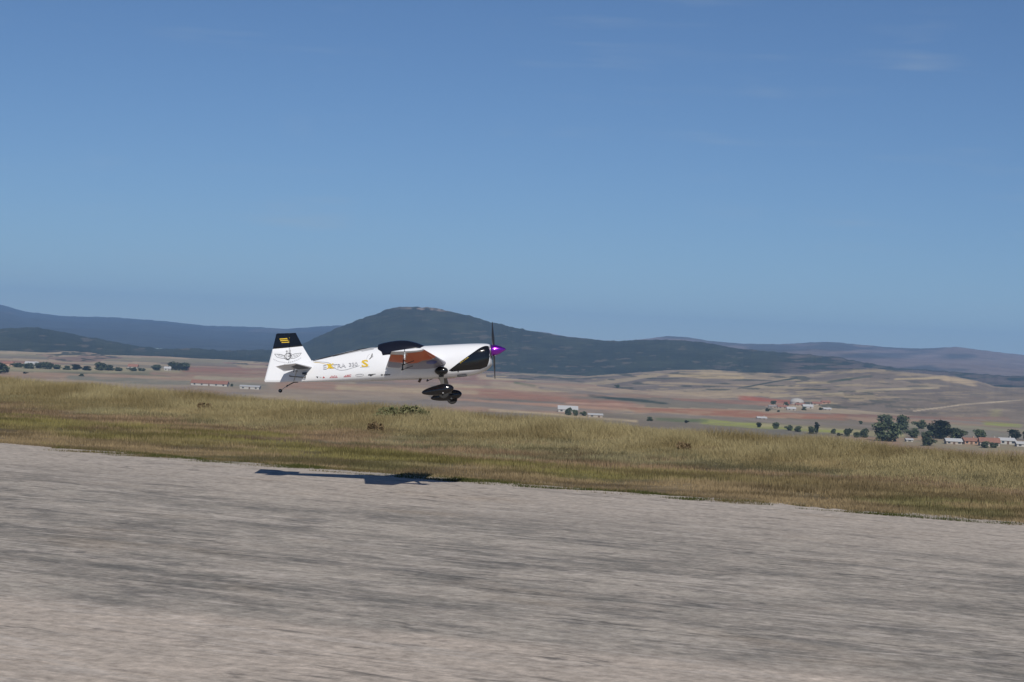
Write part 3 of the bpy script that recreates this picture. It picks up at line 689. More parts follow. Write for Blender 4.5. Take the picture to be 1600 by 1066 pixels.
V = [(1222, 638, 14, 5, 'stone', 'tile', 'red tiled farmhouse left of the domed barn'), (1236, 641, 13, 5, 'plaster', 'sheet', 'white house below left of the domed barn'),
     (1262, 638, 15, 6, 'plaster', 'sheet', 'white house right below the domed barn'), (1276, 633, 14, 5, 'stone', 'tile', 'stone house with red roof right of the domed barn'),
     (1290, 631, 13, 5, 'ochre', 'tile', 'orange house at right end of the far hamlet'), (1207, 637, 12, 4, 'stone', 'ashtile', 'grey roofed house at left end of the far hamlet'),
     (1292, 641, 12, 4, 'stone', 'sheet', 'low pale house at the lower right of far hamlet'), (1249, 634, 12, 4, 'stone', 'tile', 'small red roofed house right under the domed barn'),
     (1190, 655, 14, 4, 'stone', 'sheet', 'pale farm shed on the red field')]
for k in V: house('village_house', *k, wins=2, depth=2050 if k[1] < 650 else 1780)
# domed barn above the far hamlet
p = ground_hit(1245, 631); root = empty('domed_barn', p); tag(root, 'pale domed barn standing highest in the far hamlet', 'barn')
b = MB(); b.loft([[(r_ * 7.2 * math.cos(a), r_ * 7.2 * math.sin(a), z_) for a in np.linspace(0, 2 * math.pi, 24, endpoint=False)] for r_, z_ in ((1, -4), (1, 1.8), (1, 1.9))]); b.build('wall', M['plaster'], root)
b = MB(); b.loft([[(r_ * 7.5 * math.cos(a), r_ * 7.5 * math.sin(a), z_) for a in np.linspace(0, 2 * math.pi, 24, endpoint=False)] for r_, z_ in ((1, 1.92), (.9, 3.6), (.65, 5), (.35, 5.7), (.05, 6))]); b.build('roof', M['plaster'], root, smooth=True)
b = MB(); b.box((0, -7.2, .6), (3, .2, 2.6)); b.build('door', M['wood'], root)
for px, py, h, lb in [(1208, 632, 8, 'dark tree above the left end of the far hamlet'), (1200, 643, 6, 'dark bush below the left end of the far hamlet'), (1216, 644, 5, 'low bush below the red tiled farmhouse'),
                      (1283, 641, 6, 'dark tree in front of the stone house in far hamlet'), (1228, 634, 7, 'dark tree close left of the domed barn'), (1256, 641, 6, 'dark tree between the two white village houses')]:
    tree('wide', px, py, h, lb, wscale=1.4, depth=2040)

# ------------------------------------------------------------ the plane
DP = 20.7
plane = empty('model_aeroplane'); tag(plane, 'white and black aerobatic model aeroplane with purple spinner flying low over the runway', 'model aeroplane')
plane.location = at(650, 572, DP)
PE = Euler((R(-6.6), R(-7.0), R(-6.0)), 'XYZ'); plane.rotation_euler = PE
PM = Matrix.Translation(plane.location) @ PE.to_matrix().to_4x4(); PI_ = PM.inverted()
def LP(px, py, y=0.0):
    """pixel -> point of the plane's own space lying on its lengthwise section y"""
    o_ = PI_ @ Vector((0, 0, HC)); d = PI_.to_3x3() @ ray(px, py); k = (y - o_.y) / d.y; return o_ + d * k
# fuselage stations: pixel x, top y, bottom y, half width, height fraction of the widest line
ST = [(437, 572, 597, .012, .5), (449, 571, 597, .022, .5), (488, 563.5, 597, .05, .45), (520, 555.5, 596.6, .082, .42), (556, 547, 596, .112, .42), (590, 542.5, 595, .138, .42),
      (615, 541.5, 594, .155, .42), (640, 541, 593, .165, .42), (663, 540.8, 592, .170, .42), (690, 539.5, 590.8, .172, .45), (715, 538.2, 589, .172, .5),
      (735, 537.3, 586.5, .170, .55), (750, 537, 582.5, .162, .6), (760, 537.3, 577, .147, .62), (765, 538, 572.5, .128, .62), (767, 539.3, 569, .105, .62)]
NR = 40
rings = []
for (px, ty, by, hw, wf) in ST:
    a_, b_ = LP(px, ty), LP(px, by); xm = (a_.x + b_.x) / 2; zt, zb = a_.z, b_.z; zc = zb + (zt - zb) * wf
    r_ = []
    for k in range(NR):
        th = 2 * math.pi * k / NR; c_, s_ = math.cos(th), math.sin(th)
        nn = 2.1 if s_ >= 0 else 3.2
        r_.append(Vector((xm, hw * math.copysign(abs(c_) ** (2 / nn), c_), zc + (zt - zc if s_ >= 0 else zc - zb) * math.copysign(abs(s_) ** (2 / nn), s_))))
    rings.append(r_)
# refine stations with interpolation
def refine(rings, k=3):
    out = []
    for i in range(len(rings) - 1):
        p0, p1, p2, p3 = rings[max(i - 1, 0)], rings[i], rings[i + 1], rings[min(i + 2, len(rings) - 1)]
        for j in range(k):
            t_ = j / k
            out.append([.5 * ((2 * b) + (-a + c) * t_ + (2 * a - 5 * b + 4 * c - d) * t_ ** 2 + (-a + 3 * b - 3 * c + d) * t_ ** 3) for a, b, c, d in zip(p0, p1, p2, p3)])
    return out + [rings[-1]]
fb = MB(); fb.loft(refine(rings)); fus = fb.build('fuselage', M['white'], plane, smooth=True)
def bvh(o): 
    bm = bmesh.new(); bm.from_mesh(o.data); t_ = BVHTree.FromBMesh(bm); bm.free(); return t_
BF = bvh(fus)
def decal(name, poly3, m, B, dirv, off=.0016, parent=None, cuts=.02, holes=None, both=False):
    """thin film: flat shape cut fine and laid on the skin along dirv"""
    bm = bmesh.new(); vs_ = [bm.verts.new(p) for p in poly3]; f_ = bm.faces.new(vs_)
    bmesh.ops.triangulate(bm, faces=[f_])
    for _ in range(7):
        es = [e for e in bm.edges if e.calc_length() > cuts]
        if not es: break
        bmesh.ops.subdivide_edges(bm, edges=es, cuts=1); bmesh.ops.triangulate(bm, faces=bm.faces)
    return lay(name, bm, m, B, dirv, off, parent, both)
def lay(name, bm, m, B, dirv, off, parent, both=False):
    dirv = Vector(dirv); bad = []
    for v_ in bm.verts:
        if dirv.y > .5:
            d_ = (v_.co - EYE).normalized(); st_ = v_.co - d_ * 1.0
            hit, nrm, _, _ = B.ray_cast(st_, d_)
            if hit is None: hit, nrm, _, _ = B.find_nearest(v_.co)
        else: hit, nrm, _, _ = B.ray_cast(v_.co - dirv * 1.0, dirv)
        if hit is None: bad.append(v_)
        else:
            if dirv.y <= .5 and nrm.dot(dirv) > 0: nrm = -nrm
            v_.co = hit + nrm * off
    if bad: bmesh.ops.delete(bm, geom=bad, context='VERTS')
    if both:
        g_ = bmesh.ops.duplicate(bm, geom=bm.verts[:] + bm.edges[:] + bm.faces[:])
        for e_ in g_['geom']:
            if isinstance(e_, bmesh.types.BMVert): e_.co.y *= -1
    bmesh.ops.recalc_face_normals(bm, faces=bm.faces)
    me = bpy.data.meshes.new(name); bm.to_mesh(me); bm.free(); me.materials.append(m)
    for p_ in me.polygons: p_.use_smooth = True
    o = bpy.data.objects.new(name, me); C.objects.link(o); o.parent = parent or plane; return o
SIDE = (0, 1, 0); EYE = PI_ @ Vector((0, 0, HC))
def px_poly(pts, y=-.3): return [LP(px, py, y) for px, py in pts]
def strokes(name, lines, wpx, m, B, dirv=SIDE, off=.002, parent=None, y=-.17):
    """thin printed lines laid on the skin"""
    bm = bmesh.new()
    for ln in lines:
        pts = []
        for i in range(len(ln) - 1):
            a = Vector(ln[i]); b = Vector(ln[i + 1]); k = max(1, int((b - a).length / 3))
            pts += [a.lerp(b, j / k) for j in range(k)]
        pts.append(Vector(ln[-1])); prev = None
        for i, p_ in enumerate(pts):
            d = (pts[min(i + 1, len(pts) - 1)] - pts[max(i - 1, 0)]); d = Vector((-d.y, d.x)).normalized() * wpx / 2
            c = [bm.verts.new(LP(*(p_ + d), y)), bm.verts.new(LP(*(p_ - d), y))]
            if prev: bm.faces.new((prev[0], prev[1], c[1], c[0]))
            prev = c
    return lay(name, bm, m, B, dirv, off, parent)
def curve(pts, n=8):
    out = []
    for i in range(len(pts) - 1):
        p0, p1, p2, p3 = [Vector(pts[min(max(j, 0), len(pts) - 1)]) for j in (i - 1, i, i + 1, i + 2)]
        for j in range(n):
            t_ = j / n; out.append(tuple(.5 * ((2 * p1) + (-p0 + p2) * t_ + (2 * p0 - 5 * p1 + 4 * p2 - p3) * t_ ** 2 + (-p0 + 3 * p1 - 3 * p2 + p3) * t_ ** 3)))
    return out + [tuple(pts[-1])]
def text(name, s, px, py, hpx, m, B, ang=4.5, sx=1.0, off=.0022, parent=None, outline=0, shear=0, y=-.17):
    cu = bpy.data.curves.new(name, 'FONT'); cu.body = s; cu.size = 1; cu.resolution_u = 2; cu.shear = shear
    if outline: cu.fill_mode = 'NONE'; cu.bevel_depth = outline; cu.bevel_resolution = 0
    if not outline: cu.offset = .03 if hpx > 3 else 0
    to = bpy.data.objects.new(name, cu); C.objects.link(to)
    bpy.context.view_layer.update()
    me = bpy.data.meshes.new_from_object(to.evaluated_get(bpy.context.evaluated_depsgraph_get())); bpy.data.objects.remove(to)
    bm = bmesh.new(); bm.from_mesh(me); bpy.data.meshes.remove(me)
    ca, sa = math.cos(R(ang)), math.sin(R(ang)); k = hpx / .7
    for v_ in bm.verts:
        u, v2 = v_.co.x * k * sx, v_.co.y * k
        v_.co = LP(px + u * ca - v2 * sa, py - u * sa - v2 * ca, y)
    return lay(name, bm, m, B, SIDE, off, parent)

# glossy black cheek on the nose, both sides
cheek = curve([(701, 579), (718, 566), (735, 554), (748, 545), (757, 541), (763, 541.2), (766, 545)], 6) + [(765.5, 555), (763.5, 566), (761, 572.5), (757, 574.5)] + curve([(750, 577), (735, 578.3), (718, 579.6), (706, 580.6)], 4)
decal('black_nose_panel', px_poly(cheek), M['black'], BF, SIDE, cuts=.018, both=True)
text('nose_lettering', 'EXTRA', 719, 568.2, 1.9, M['yellow'], BF, ang=34, sx=2.0, off=.004)
# canopy
cst = [(592, 538.5, 551), (600, 536, 556), (612, 533.6, 556), (625, 532.2, 555), (638, 532.6, 553), (650, 535.4, 550), (658, 538.2, 546), (664, 540.9, 542.5)]
hws = [.085, .118, .128, .134, .134, .124, .10, .05]
cr = []
for (px, ty, by), hw in zip(cst, hws):
    a_, b_ = LP(px, ty), LP(px, by); r_ = []
    for k in range(24):
        th = 2 * math.pi * k / 24; r_.append(Vector((a_.x, hw * math.copysign(abs(math.cos(th)) ** .8, math.cos(th)), b_.z + (a_.z - b_.z) * max(math.sin(th), -.3))))
    cr.append(r_)
cb = MB(); cb.loft(refine(cr, 3)); can = cb.build('canopy', M['canopy'], plane, smooth=True)
decal('canopy_frame', px_poly([(592, 538.5), (600, 537), (618, 540), (640, 541), (660, 541.5), (652, 546), (634, 548.5), (622, 553), (611, 553.8), (598, 555.5)]), M['canopy'], BF, SIDE, off=.003, both=True)
# dark spine line and hatch seam
strokes('spine_line', [[(489, 563.9), (540, 551.6), (592, 540.0)]], 1.5, M['ink'], BF, y=-.02, off=.002)
strokes('seam', [[(520, 557.4), (560, 548.9), (594, 542.0)]], .45, M['gap'], BF)
strokes('script_line', [[(565, 549.3), (584, 545.6)]], .9, M['grey'], BF)
# lettering on the side
text('lettering', 'E', 504.5, 577.5, 6.8, M['outline'], BF, ang=2, sx=1.25, outline=.028)
text('lettering', 'X', 511, 576.3, 7.5, M['yellow'], BF, ang=3, sx=1.4)
text('lettering', 'TRA', 520.5, 576.0, 6.2, M['outline'], BF, ang=4, sx=1.2, outline=.028)
text('lettering', '330', 545.0, 573.4, 5.8, M['outline'], BF, ang=4.5, sx=1.15, outline=.028)
text('lettering', 'S', 565, 573.6, 10.5, M['yellow'], BF, ang=3, sx=1.6)
decal('yellow_flash', px_poly([(511.5, 570), (516.5, 568.2), (520, 576.2), (517.5, 574.8), (514.5, 576), (513, 573.5)], -.3), M['yellow'], BF, SIDE, off=.003)
strokes('swoosh_line', [curve([(492, 565.6), (505, 566.0), (516, 568), (521, 574), (530, 578.2), (540, 578.0), (552, 574.5), (562, 571.5)], 5)], .55, M['grey'], BF, off=.0035)
strokes('swoosh_line', [curve([(490, 566.2), (503, 567.6), (512, 570.2)], 5)], .45, M['yellow'], BF, off=.003)
strokes('underline', [[(563, 573.9), (577.5, 573.2)]], .6, M['grey'], BF, off=.003)
strokes('small_crest', [[(577, 561.5), (579.5, 559.5), (580.8, 557)], [(579, 558.5), (583, 557.5)], [(581, 555), (581.8, 552.4)], [(580, 556.2), (582.8, 554.8)]], 1.0, M['ink'], BF)
strokes('crest_tail', [curve([(573, 562), (574.5, 557), (578, 553.5)], 5)], .4, M['grey'], BF)
# small sponsor marks along the bottom
decal('sponsor_mark', px_poly([(493.5, 588.6), (497.5, 588.4), (496.8, 591.2)]), M['ink'], BF, SIDE, off=.002)
decal('sponsor_mark', px_poly([(504, 591), (505.6, 588.2), (508, 590.6)]), M['red'], BF, SIDE, off=.002)
strokes('sponsor_mark', [[(499, 588.6), (501.5, 590.8)], [(501.5, 588.6), (499.5, 590.8)], [(502, 590.6), (503, 588.8)]], .4, M['grey'], BF)
strokes('sponsor_mark', [[(515, 590.4), (527.5, 589.9)], [(516.5, 589.8), (518.5, 587.2)], [(519, 587.4), (520.5, 589.4)], [(521, 589.2), (522.5, 587)], [(523, 587), (524, 589)], [(525, 586.9), (526.8, 589.2)]], .7, M['red'], BF)
strokes('sponsor_mark', [[(537, 589.0), (548.5, 588.4)], [(538.5, 588.4), (541, 586.4)], [(542, 588.2), (543.5, 586.2)], [(545, 587.8), (546, 586)], [(542, 586.4), (549, 585.9)]], .8, M['red'], BF)
ov = [(562 + 6.5 * math.cos(a), 586.3 - .3 * math.cos(a) + 1.9 * math.sin(a)) for a in np.linspace(0, 2 * math.pi, 21)]
strokes('sponsor_mark', [ov, [(557, 585.9), (566, 585.4)]], .45, M['grey'], BF)
strokes('sponsor_mark', [[(575, 586.5), (583.5, 586)], [(575.5, 585.3), (587, 584.6)], [(578, 587.4), (581, 587.0)], [(577, 586.8), (578.5, 584.8)]], .8, M['ink'], BF)
strokes('sponsor_mark', [[(595, 585.8), (596.8, 584.8), (598.8, 585.6), (596.8, 586.8), (595, 585.8)], [(600, 586), (602.5, 584.6)], [(603, 586), (605.5, 584.4)], [(606, 585.6), (610, 585.2)], [(600.5, 586.3), (609.5, 585.8)]], .8, M['ink'], BF)
# fin and rudder
def fin_section(x0t, x1t): pass
def plate(name, pts, th, m, edge=.35, parent=plane):
    """flat tail surface with a bulging section; pts are pixels on the centre plane"""
    ps = [LP(px, py) for px, py in pts]; c = sum(ps, Vector()) / len(ps); mb = MB(); n = len(ps)
    inner = [c + (p_ - c) * .86 for p_ in ps]
    V_ = [p_ + Vector((0, s_ * th * edge / 2, 0)) for s_ in (-1, 1) for p_ in ps] + [p_ + Vector((0, s_ * th / 2, 0)) for s_ in (-1, 1) for p_ in inner]
    fs = [(k, (k + 1) % n, n + (k + 1) % n, n + k) for k in range(n)]
    fs += [(k, (k + 1) % n, 2 * n + (k + 1) % n, 2 * n + k) for k in range(n)] + [tuple(2 * n + k for k in range(n))]
    fs += [(n + k, n + (k + 1) % n, 3 * n + (k + 1) % n, 3 * n + k) for k in range(n)] + [tuple(3 * n + k for k in range(n))]
    mb.add(V_, fs); return mb.build(name, m, parent)
finw = plate('fin', [(452.0, 543.4), (473.0, 541.2), (480, 553), (487, 564.0), (488.5, 573), (449.3, 577)], .028, M['white'])
plate('fin_tip', [(452.8, 520.8), (462.2, 520.3), (472.8, 541.0), (452.1, 543.1)], .026, M['black'])
rud = plate('rudder', [(426.2, 545.6), (451.8, 543.4), (449.0, 597), (431, 597.4), (414.5, 597.2), (413.2, 595)], .026, M['white'])
rut = plate('rudder_tip', [(431.8, 522), (434, 521.2), (452.6, 520.8), (451.9, 543.2), (426.3, 545.4)], .025, M['black'], parent=rud)
# a combined skin to lay fin prints on
bmf = bmesh.new()
for o_ in (finw, rud, rut, fus): bmf.from_mesh(o_.data)
BT = BVHTree.FromBMesh(bmf); bmf.free()
for i, (xa, xb, y_) in enumerate([(437, 449, 530), (438, 450, 532.6), (440, 457, 535.4)]):
    strokes('fin_lettering', [[(xa, y_), (xb, y_ - .8)]], 1.5 if i < 2 else 1.2, M['yellow'], BT, y=-.03, parent=finw)
strokes('fin_lettering', [[(451, 534), (452.5, 530.5), (455.5, 530), (456.5, 533)], [(457, 529), (459.5, 526.5)], [(453, 528), (457.5, 527.3)]], .9, M['yellow'], BT, y=-.03, parent=finw)
wing_l = []
for sg, x0 in ((-1, 446), (1, 454)):
    tipx = x0 + sg * 17; wing_l += [[(x0, 556 - sg * .5), (x0 + sg * 7, 553.3 - sg * .5), (tipx, 552.6 - sg * .8)], [(tipx, 552.6 - sg * .8), (x0 + sg * 13, 557.5 - sg * .7), (x0 + sg * 6, 560), (x0, 560.5)]]
    for k in range(5): wing_l.append([(x0 + sg * (2 + 2.6 * k), 554.6 - .25 * k), (x0 + sg * (1 + 2.3 * k), 559.8 - .7 * k)])
strokes('winged_emblem', wing_l, .5, M['ink'], BT, y=-.03, parent=finw)
circ = [(450 + 4.6 * math.cos(a), 556.6 + 4.6 * math.sin(a)) for a in np.linspace(0, 2 * math.pi, 25)]
strokes('winged_emblem', [circ, [(448.3, 547.5), (448.3, 562.2)], [(446.5, 549), (450, 549)], [(453.5, 547.2), (453.2, 560)], [(444.5, 560.2), (448.3, 562.6), (453, 560.6)], [(450, 552), (455, 552.5), (455, 556), (450, 557)]], .8, M['ink'], BT, y=-.03, parent=finw)
arc = curve([(427, 561.2), (434, 564.6), (443, 566.2), (453, 566), (463, 563.2), (471, 559.0)], 6)
strokes('emblem_scroll', [arc[i:i + 2] for i in range(0, len(arc) - 1, 2)], 1.1, M['grey'], BT, y=-.03, parent=finw)
strokes('hinge_line', [[(452.2, 544), (449.6, 571)]], .35, M['gap'], BT, y=-.03, parent=finw)

# wings: airfoil section lofted from root to tip
def airfoil(n=22, t=.14, lo=0., hi=1.):
    xs_ = lo + (hi - lo) * .5 * (1 - np.cos(np.linspace(0, math.pi, n)))
    yt = 5 * t * (.2969 * np.sqrt(xs_) - .126 * xs_ - .3516 * xs_ ** 2 + .2843 * xs_ ** 3 - .1036 * xs_ ** 4)
    return [(x_, y_) for x_, y_ in zip(xs_, yt)] + [(x_, -y_) for x_, y_ in zip(xs_[::-1][1 if hi == 1 else 0:-1 if lo == 0 else None], yt[::-1][1 if hi == 1 else 0:-1 if lo == 0 else None])]
HW = 1.30
rLE, rTE = LP(697, 566, -.17), LP(603, 575.5, -.17); tLE, tTE = LP(661, 545.5, -HW), LP(611.5, 549.5, -HW)
wz = -.01
print('wing', rLE, rTE, tLE, tTE)
def wing_at(s, f):   # s: span 0..1 from y=.1 to HW ; f chord fraction from LE
    y = .10 + (HW - .10) * s; k = (y - .17) / (HW - .17)
    le = rLE.x + (tLE.x - rLE.x) * k; te = rTE.x + (tTE.x - rTE.x) * k
    return le, te, y
zr = (rLE.z + rTE.z) / 2; zt_ = (tLE.z + tTE.z) / 2
def wsec(s, lo, hi, sg, thk=None, scale=1.0):
    thk = .15 - .045 * s if thk is None else thk
    le, te, y = wing_at(s, 0); ch = le - te; zc = zr + (zt_ - zr) * s
    return [Vector((le - ch * x_, sg * y, zc + ch * y_ * scale)) for x_, y_ in airfoil(20, thk, lo, hi)]
def HG(s): return .72 + (.57 - .72) * s
wings = {}
for sg in (-1, 1):
    mb = MB(); mb.loft([wsec(s, 0, HG(s), sg) for s in (0, .25, .5, .75, .955, .985)] + [wsec(.995, 0, HG(1), sg, scale=.85), wsec(1.0, 0, HG(1), sg, scale=.5)])
    wg = mb.build('wing', M['white'], plane, smooth=True); wings[sg] = wg
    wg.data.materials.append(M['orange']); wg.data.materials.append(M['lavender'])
    for p_ in wg.data.polygons:            # the orange film and the lavender colour wrap round the leading edge
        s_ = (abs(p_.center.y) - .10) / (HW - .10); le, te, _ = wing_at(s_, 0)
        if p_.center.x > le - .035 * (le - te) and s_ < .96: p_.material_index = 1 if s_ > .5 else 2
    mb = MB(); mb.loft([wsec(0, HG(0) + .008, 1, sg), wsec(.08, HG(.08) + .008, 1, sg)])
    mb.build('root_fillet', M['white'], wg, smooth=True)
    mb = MB(); mb.loft([wsec(s, HG(s) + .022, 1, sg) for s in (.09, .5, .985)] + [wsec(.995, HG(1) + .022, 1, sg, scale=.85), wsec(1.0, HG(1) + .022, 1, sg, scale=.5)])
    ai = mb.build('aileron', M['white'], wg, smooth=True)
    bmw = bmesh.new(); bmw.from_mesh(wg.data); bmw.from_mesh(ai.data); BW = BVHTree.FromBMesh(bmw); bmw.free()
    def wp(s, f):
        le, te, y = wing_at(s, f); return Vector((le - (le - te) * f, sg * y, -1.0))
    UP = (0, 0, 1)
    pts = [(.955, .0), (.95, .3), (.93, .52), (.84, .6), (.84, 1.0), (.44, 1.0), (.40, .76), (.36, .6), (.40, .42), (.50, .28), (.50, .12), (.52, .0)]
    pts = [(a, min(max(b, .012), .985)) for a, b in pts]
    decal('orange_band', [wp(a, b) for a, b in pts], M['orange'], BW, UP, off=.0015, parent=wg, cuts=.05)
    decal('lavender_underside', [wp(a, b) for a, b in [(.03, .03), (.03, .97), (.43, .985), (.39, .76), (.35, .6), (.39, .42), (.49, .28), (.49, .12), (.5, .02)]], M['lavender'], BW, UP, off=.001, parent=wg, cuts=.05)  # inner wing underside coloured a darker purple-grey than the white skin
    el = [(.36 + .09 * math.sin(a), .15 + .10 * math.cos(a)) for a in np.linspace(0, 2 * math.pi, 24, endpoint=False)]
    decal('blue_roundel', [wp(a, b) for a, b in el], M['blue'], BW, UP, off=.003, parent=wg, cuts=.03)
    for s in (.30, .58):       # aileron servo horns and pushrods below the wing
        le, te, y = wing_at(s, 0); ch = le - te; zc = zr + (zt_ - zr) * s; hx = le - ch * (HG(s) + .04)
        a_ = Vector((hx, sg * y, zc - ch * .04)); b_ = Vector((hx - .005, sg * y, zc - ch * .04 - .055)); c_ = Vector((hx + .11, sg * y, zc - ch * .06 - .012))
        hn = MB(); hn.tube([a_, b_], .007, 6); ho = hn.build('control_horn', M['carbon'], wg)
        pr = MB(); pr.tube([b_, c_], .004, 6); pr.tube([b_ - (c_ - b_) * .08, b_ + (c_ - b_) * .12], .008, 6); pr.build('pushrod', M['carbon'], ho)
# stabilisers
sLE, sTE, qLE, qTE = LP(488, 573, -.05), LP(444, 578, -.05), LP(461.5, 567.5, -.47), LP(430.5, 571.5, -.47)
print('stab', sLE, sTE, qLE, qTE)
def ssec(k, lo, hi, sg, scale=1., defl=0):
    le = sLE.x + (qLE.x - sLE.x) * k; te = sTE.x + (qTE.x - sTE.x) * k; y = .035 + (.47 - .035) * k; z = (sLE.z + sTE.z) / 2; ch = le - te
    out = []
    for x_, y_ in airfoil(14, .09, lo, hi):
        dz = -max(0, x_ - .55) * ch * math.tan(defl); out.append(Vector((le - ch * x_, sg * y, z + ch * y_ * scale + dz)))
    return out
for sg in (-1, 1):
    mb = MB(); mb.loft([ssec(0, 0, .54, sg), ssec(.96, 0, .54, sg), ssec(1, 0, .54, sg, .4)]); sb = mb.build('tailplane', M['white'], plane, smooth=True)
    mb = MB(); mb.loft([ssec(.06, .56, 1, sg, defl=R(10)), ssec(.96, .56, 1, sg, defl=R(10)), ssec(1, .56, 1, sg, .4, defl=R(10))]); el_ = mb.build('elevator', M['white'], sb, smooth=True)
    BS = bvh(sb); k_ = lambda q_, f_: Vector(((lambda le, te: le - (le - te) * f_)(sLE.x + (qLE.x - sLE.x) * q_, sTE.x + (qTE.x - sTE.x) * q_), sg * (.035 + .435 * q_), -1.0))
    decal('dark_underside', [k_(.05, .04), (k_(.9, .04)), k_(.78, .25), k_(.6, .5), k_(.05, .5)], M['dktone'], BS, (0, 0, 1), off=.001, parent=sb, cuts=.05)  # inner part of the tailplane underside coloured nearly black
    a_ = ssec(.2, .56, 1, sg)[0]; hn = MB(); hn.tube([a_, a_ + Vector((-.01, 0, -.06))], .005, 6); hn.build('control_horn', M['carbon'], el_)
# tail fittings
b_ = MB(); b_.tube([LP(453, 588, -.06), LP(477, 590, -.06)], .005, 6); b_.tube([LP(477, 584, -.055), LP(477, 590.5, -.06)], .006, 6); b_.box(LP(476, 583.5, -.052), (.05, .016, .02)); b_.build('rudder_linkage', M['carbon'], plane)
b_ = MB(); b_.tube([LP(452.5, 586.5, -.02), LP(453, 588, -.07)], .006, 6); b_.build('rudder_horn', M['carbon'], plane)
b_ = MB(); b_.tube([LP(463.5, 580, -.08), LP(459, 596, -.05)], .0045, 6); b_.tube([LP(463.6, 578.6, -.08), LP(463.3, 581, -.08)], .012, 8); b_.build('brace_rod', M['metal'], plane)
tg = MB(); tg.tube([LP(466, 597.2), LP(459, 597.6), LP(448.5, 603.2)], .006, 6); tg.tube([LP(448.6, 601.6), LP(448.2, 605.2)], .006, 6); tgo = tg.build('tail_strut', M['carbon'], plane)
tg = MB(); tg.tube([LP(448.5, 603.2), LP(438, 610.6)], .0035, 6); tg.build('tail_axle', M['metal'], tgo)
cW = LP(438, 610.8); tw = MB(); tw.tube([cW + Vector((0, -.011, 0)), cW + Vector((0, .011, 0))], .020, 16); two = tw.build('tail_wheel', M['rubber'], plane, bevel=.003)
hb_ = MB(); hb_.tube([cW + Vector((0, -.013, 0)), cW + Vector((0, .013, 0))], .006, 10); hb_.build('hub', M['metal'], two)
# main undercarriage
def pant(c, pitch, y, parent):
    Lp = .345; prof = [(0, .004), (.03, .017), (.1, .030), (.25, .047), (.45, .060), (.65, .066), (.8, .060), (.91, .044), (.97, .026), (1, .005)]
    rt = Matrix.Rotation(-pitch, 3, 'Y'); rings_ = []
    for f_, r_ in prof:
        ring = []
        for k in range(18):
            th = 2 * math.pi * k / 18; v_ = Vector(((f_ - .55) * Lp, math.cos(th) * r_ * .72, math.sin(th) * r_ * (.9 if math.sin(th) > 0 else .88) + .004)); ring.append(c + rt @ v_)
        rings_.append(ring)
    mb = MB(); mb.loft(refine(rings_, 2)); po = mb.build('wheel_fairing', M['black'], parent, smooth=True); return po
TW = .31
for sg in (-1, 1):
    near = sg < 0
    cP = LP(686.5, 610.2, -TW) if near else LP(686.5, 610.2, -TW) * 1.0
    cP = Vector((cP.x, sg * TW, cP.z))
    hub = cP + Vector((.045, 0, -.035))
    # carbon leg from belly to fairing
    top = LP(689, 588, -.12); top = Vector((top.x, sg * .12, top.z)); leg = MB()
    d_ = hub + Vector((-.005, -sg * .035, .05)); w0, w1 = .045, .028
    leg.loft([[p_ + Vector((ux * w_, uy * .007, 0)) for ux, uy in ((-.5, -1), (.5, -1), (.5, 1), (-.5, 1))] for p_, w_ in ((top + Vector((0, -sg * .03, .03)), w0 * 1.3), (top.lerp(d_, .3), w0), (top.lerp(d_, .7), w1 * 1.1), (d_, w1))])
    lo_ = leg.build('gear_leg', M['legmat'], plane, bevel=.002)
    po = pant(cP, R(4.5), sg * TW, lo_)
    wh = MB(); wh.tube([hub + Vector((0, -.02, 0)), hub + Vector((0, .02, 0))], .056, 24); wo = wh.build('wheel', M['rubber'], lo_, bevel=.008)
    hh = MB(); hh.tube([hub + Vector((0, -.052, 0)), hub + Vector((0, .052, 0))], .008, 10); hh.build('axle', M['metal'], wo)
    # rounded cuff where the leg leaves the belly
    cc_ = LP(689.5, 579.5, -.165); cc_.y = sg * abs(cc_.y); cu_ = MB()
    rr = []
    for r_, yy in ((1.0, -.03), (1.0, .0), (.93, .014), (.7, .026), (.35, .033), (.05, .035)):
        rr.append([cc_ + Vector((math.cos(a) * .073 * r_, sg * yy, math.sin(a) * .044 * r_)) for a in np.linspace(0, 2 * math.pi, 22, endpoint=False)])
    cu_.loft(rr); cu_.build('leg_cuff', M['black'], plane, smooth=True)
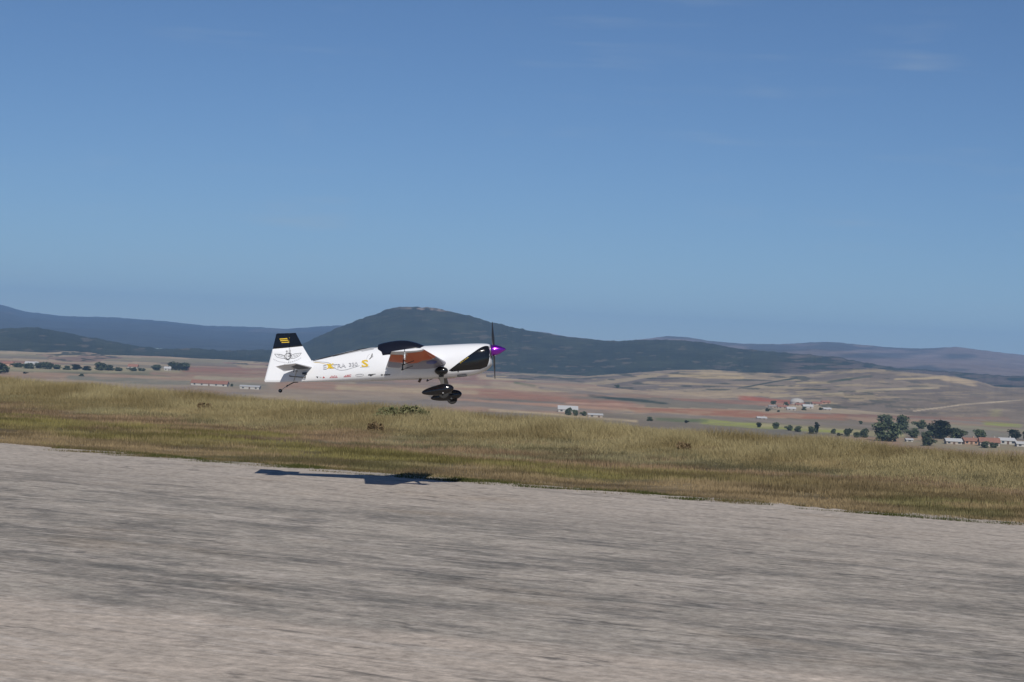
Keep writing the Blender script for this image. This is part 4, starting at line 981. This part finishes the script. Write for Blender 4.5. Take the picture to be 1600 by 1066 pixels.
# exhaust stub, belly fittings
b_ = MB(); b_.tube([LP(658, 590, -.02), LP(654.5, 597.5, -.02)], .014, 10); b_.build('exhaust_pipe', M['brownm'], plane)
b_ = MB(); b_.box(LP(722, 587.6, -.08), (.10, .05, .012)); b_.build('belly_outlet', M['gap'], plane)
b_ = MB(); b_.tube([LP(686, 590, -.1), LP(688, 594, -.1)], .01, 8); b_.build('drain_pipe', M['brownm'], plane)
b_ = MB(); p_ = LP(716, 581, -.164); b_.tube([p_, p_ + Vector((0, -.012, 0))], .008, 10); b_.build('fuel_cap', M['gap'], plane)
# nose: intake, spinner, propeller
n0 = LP(767.3, 547.8); n1 = LP(790.5, 545.6)
nb = MB()
for sg in (-1, 1):
    c0 = LP(766.8, 557); nb.tube([Vector((c0.x - .02, sg * .055, c0.z)), Vector((c0.x + .006, sg * .055, c0.z))], .032, 14)
nb.build('cooling_intake', M['gap'], plane, smooth=True)
b_ = MB(); c0 = LP(764.5, 569); b_.box((c0.x - .005, 0, c0.z), (.02, .12, .03)); b_.build('lower_intake', M['gap'], plane)
ax = Vector((1, 0, 0)); Ls = (n1 - n0).length; sp = MB()
sp.loft([[Vector((n0.x + f_ * Ls, math.cos(a) * r_, n0.z + (n1.z - n0.z) * f_ + math.sin(a) * r_)) for a in np.linspace(0, 2 * math.pi, 28, endpoint=False)] for f_, r_ in
         ((-.03, .052), (0, .0585), (.06, .0605), (.2, .059), (.4, .052), (.6, .0405), (.78, .026), (.9, .0145), (.97, .006), (1, .0008))])
spo = sp.build('spinner', M['purple'], plane, smooth=True)
bp_ = MB(); bp_.tube([Vector((n0.x - .008, 0, n0.z)), Vector((n0.x + .004, 0, n0.z))], .0605, 28); bp_.build('backplate', M['metal'], spo)
for sg in (-1, 1):
    rr = []
    for s_, c_, tw_ in ((.03, .024, 1.0), (.08, .034, .85), (.14, .046, .6), (.2, .045, .45), (.26, .036, .33), (.30, .022, .27), (.315, .008, .25)):
        sec = []
        for k in range(10):
            th = 2 * math.pi * k / 10; u = math.cos(th) * c_ / 2; v_ = math.sin(th) * .0045
            # chord mostly crosswise, twisted towards the flight axis near the root
            sec.append(Vector((n0.x + .028 + u * math.sin(tw_) + v_ * math.cos(tw_), sg * (u * math.cos(tw_) - v_ * math.sin(tw_)) + sg * s_ * math.sin(R(7)), n0.z + sg * s_ * math.cos(R(7)))))
        rr.append(sec)
    pb = MB(); pb.loft(rr); pb.build('propeller_blade', M['carbon'], plane, smooth=True)
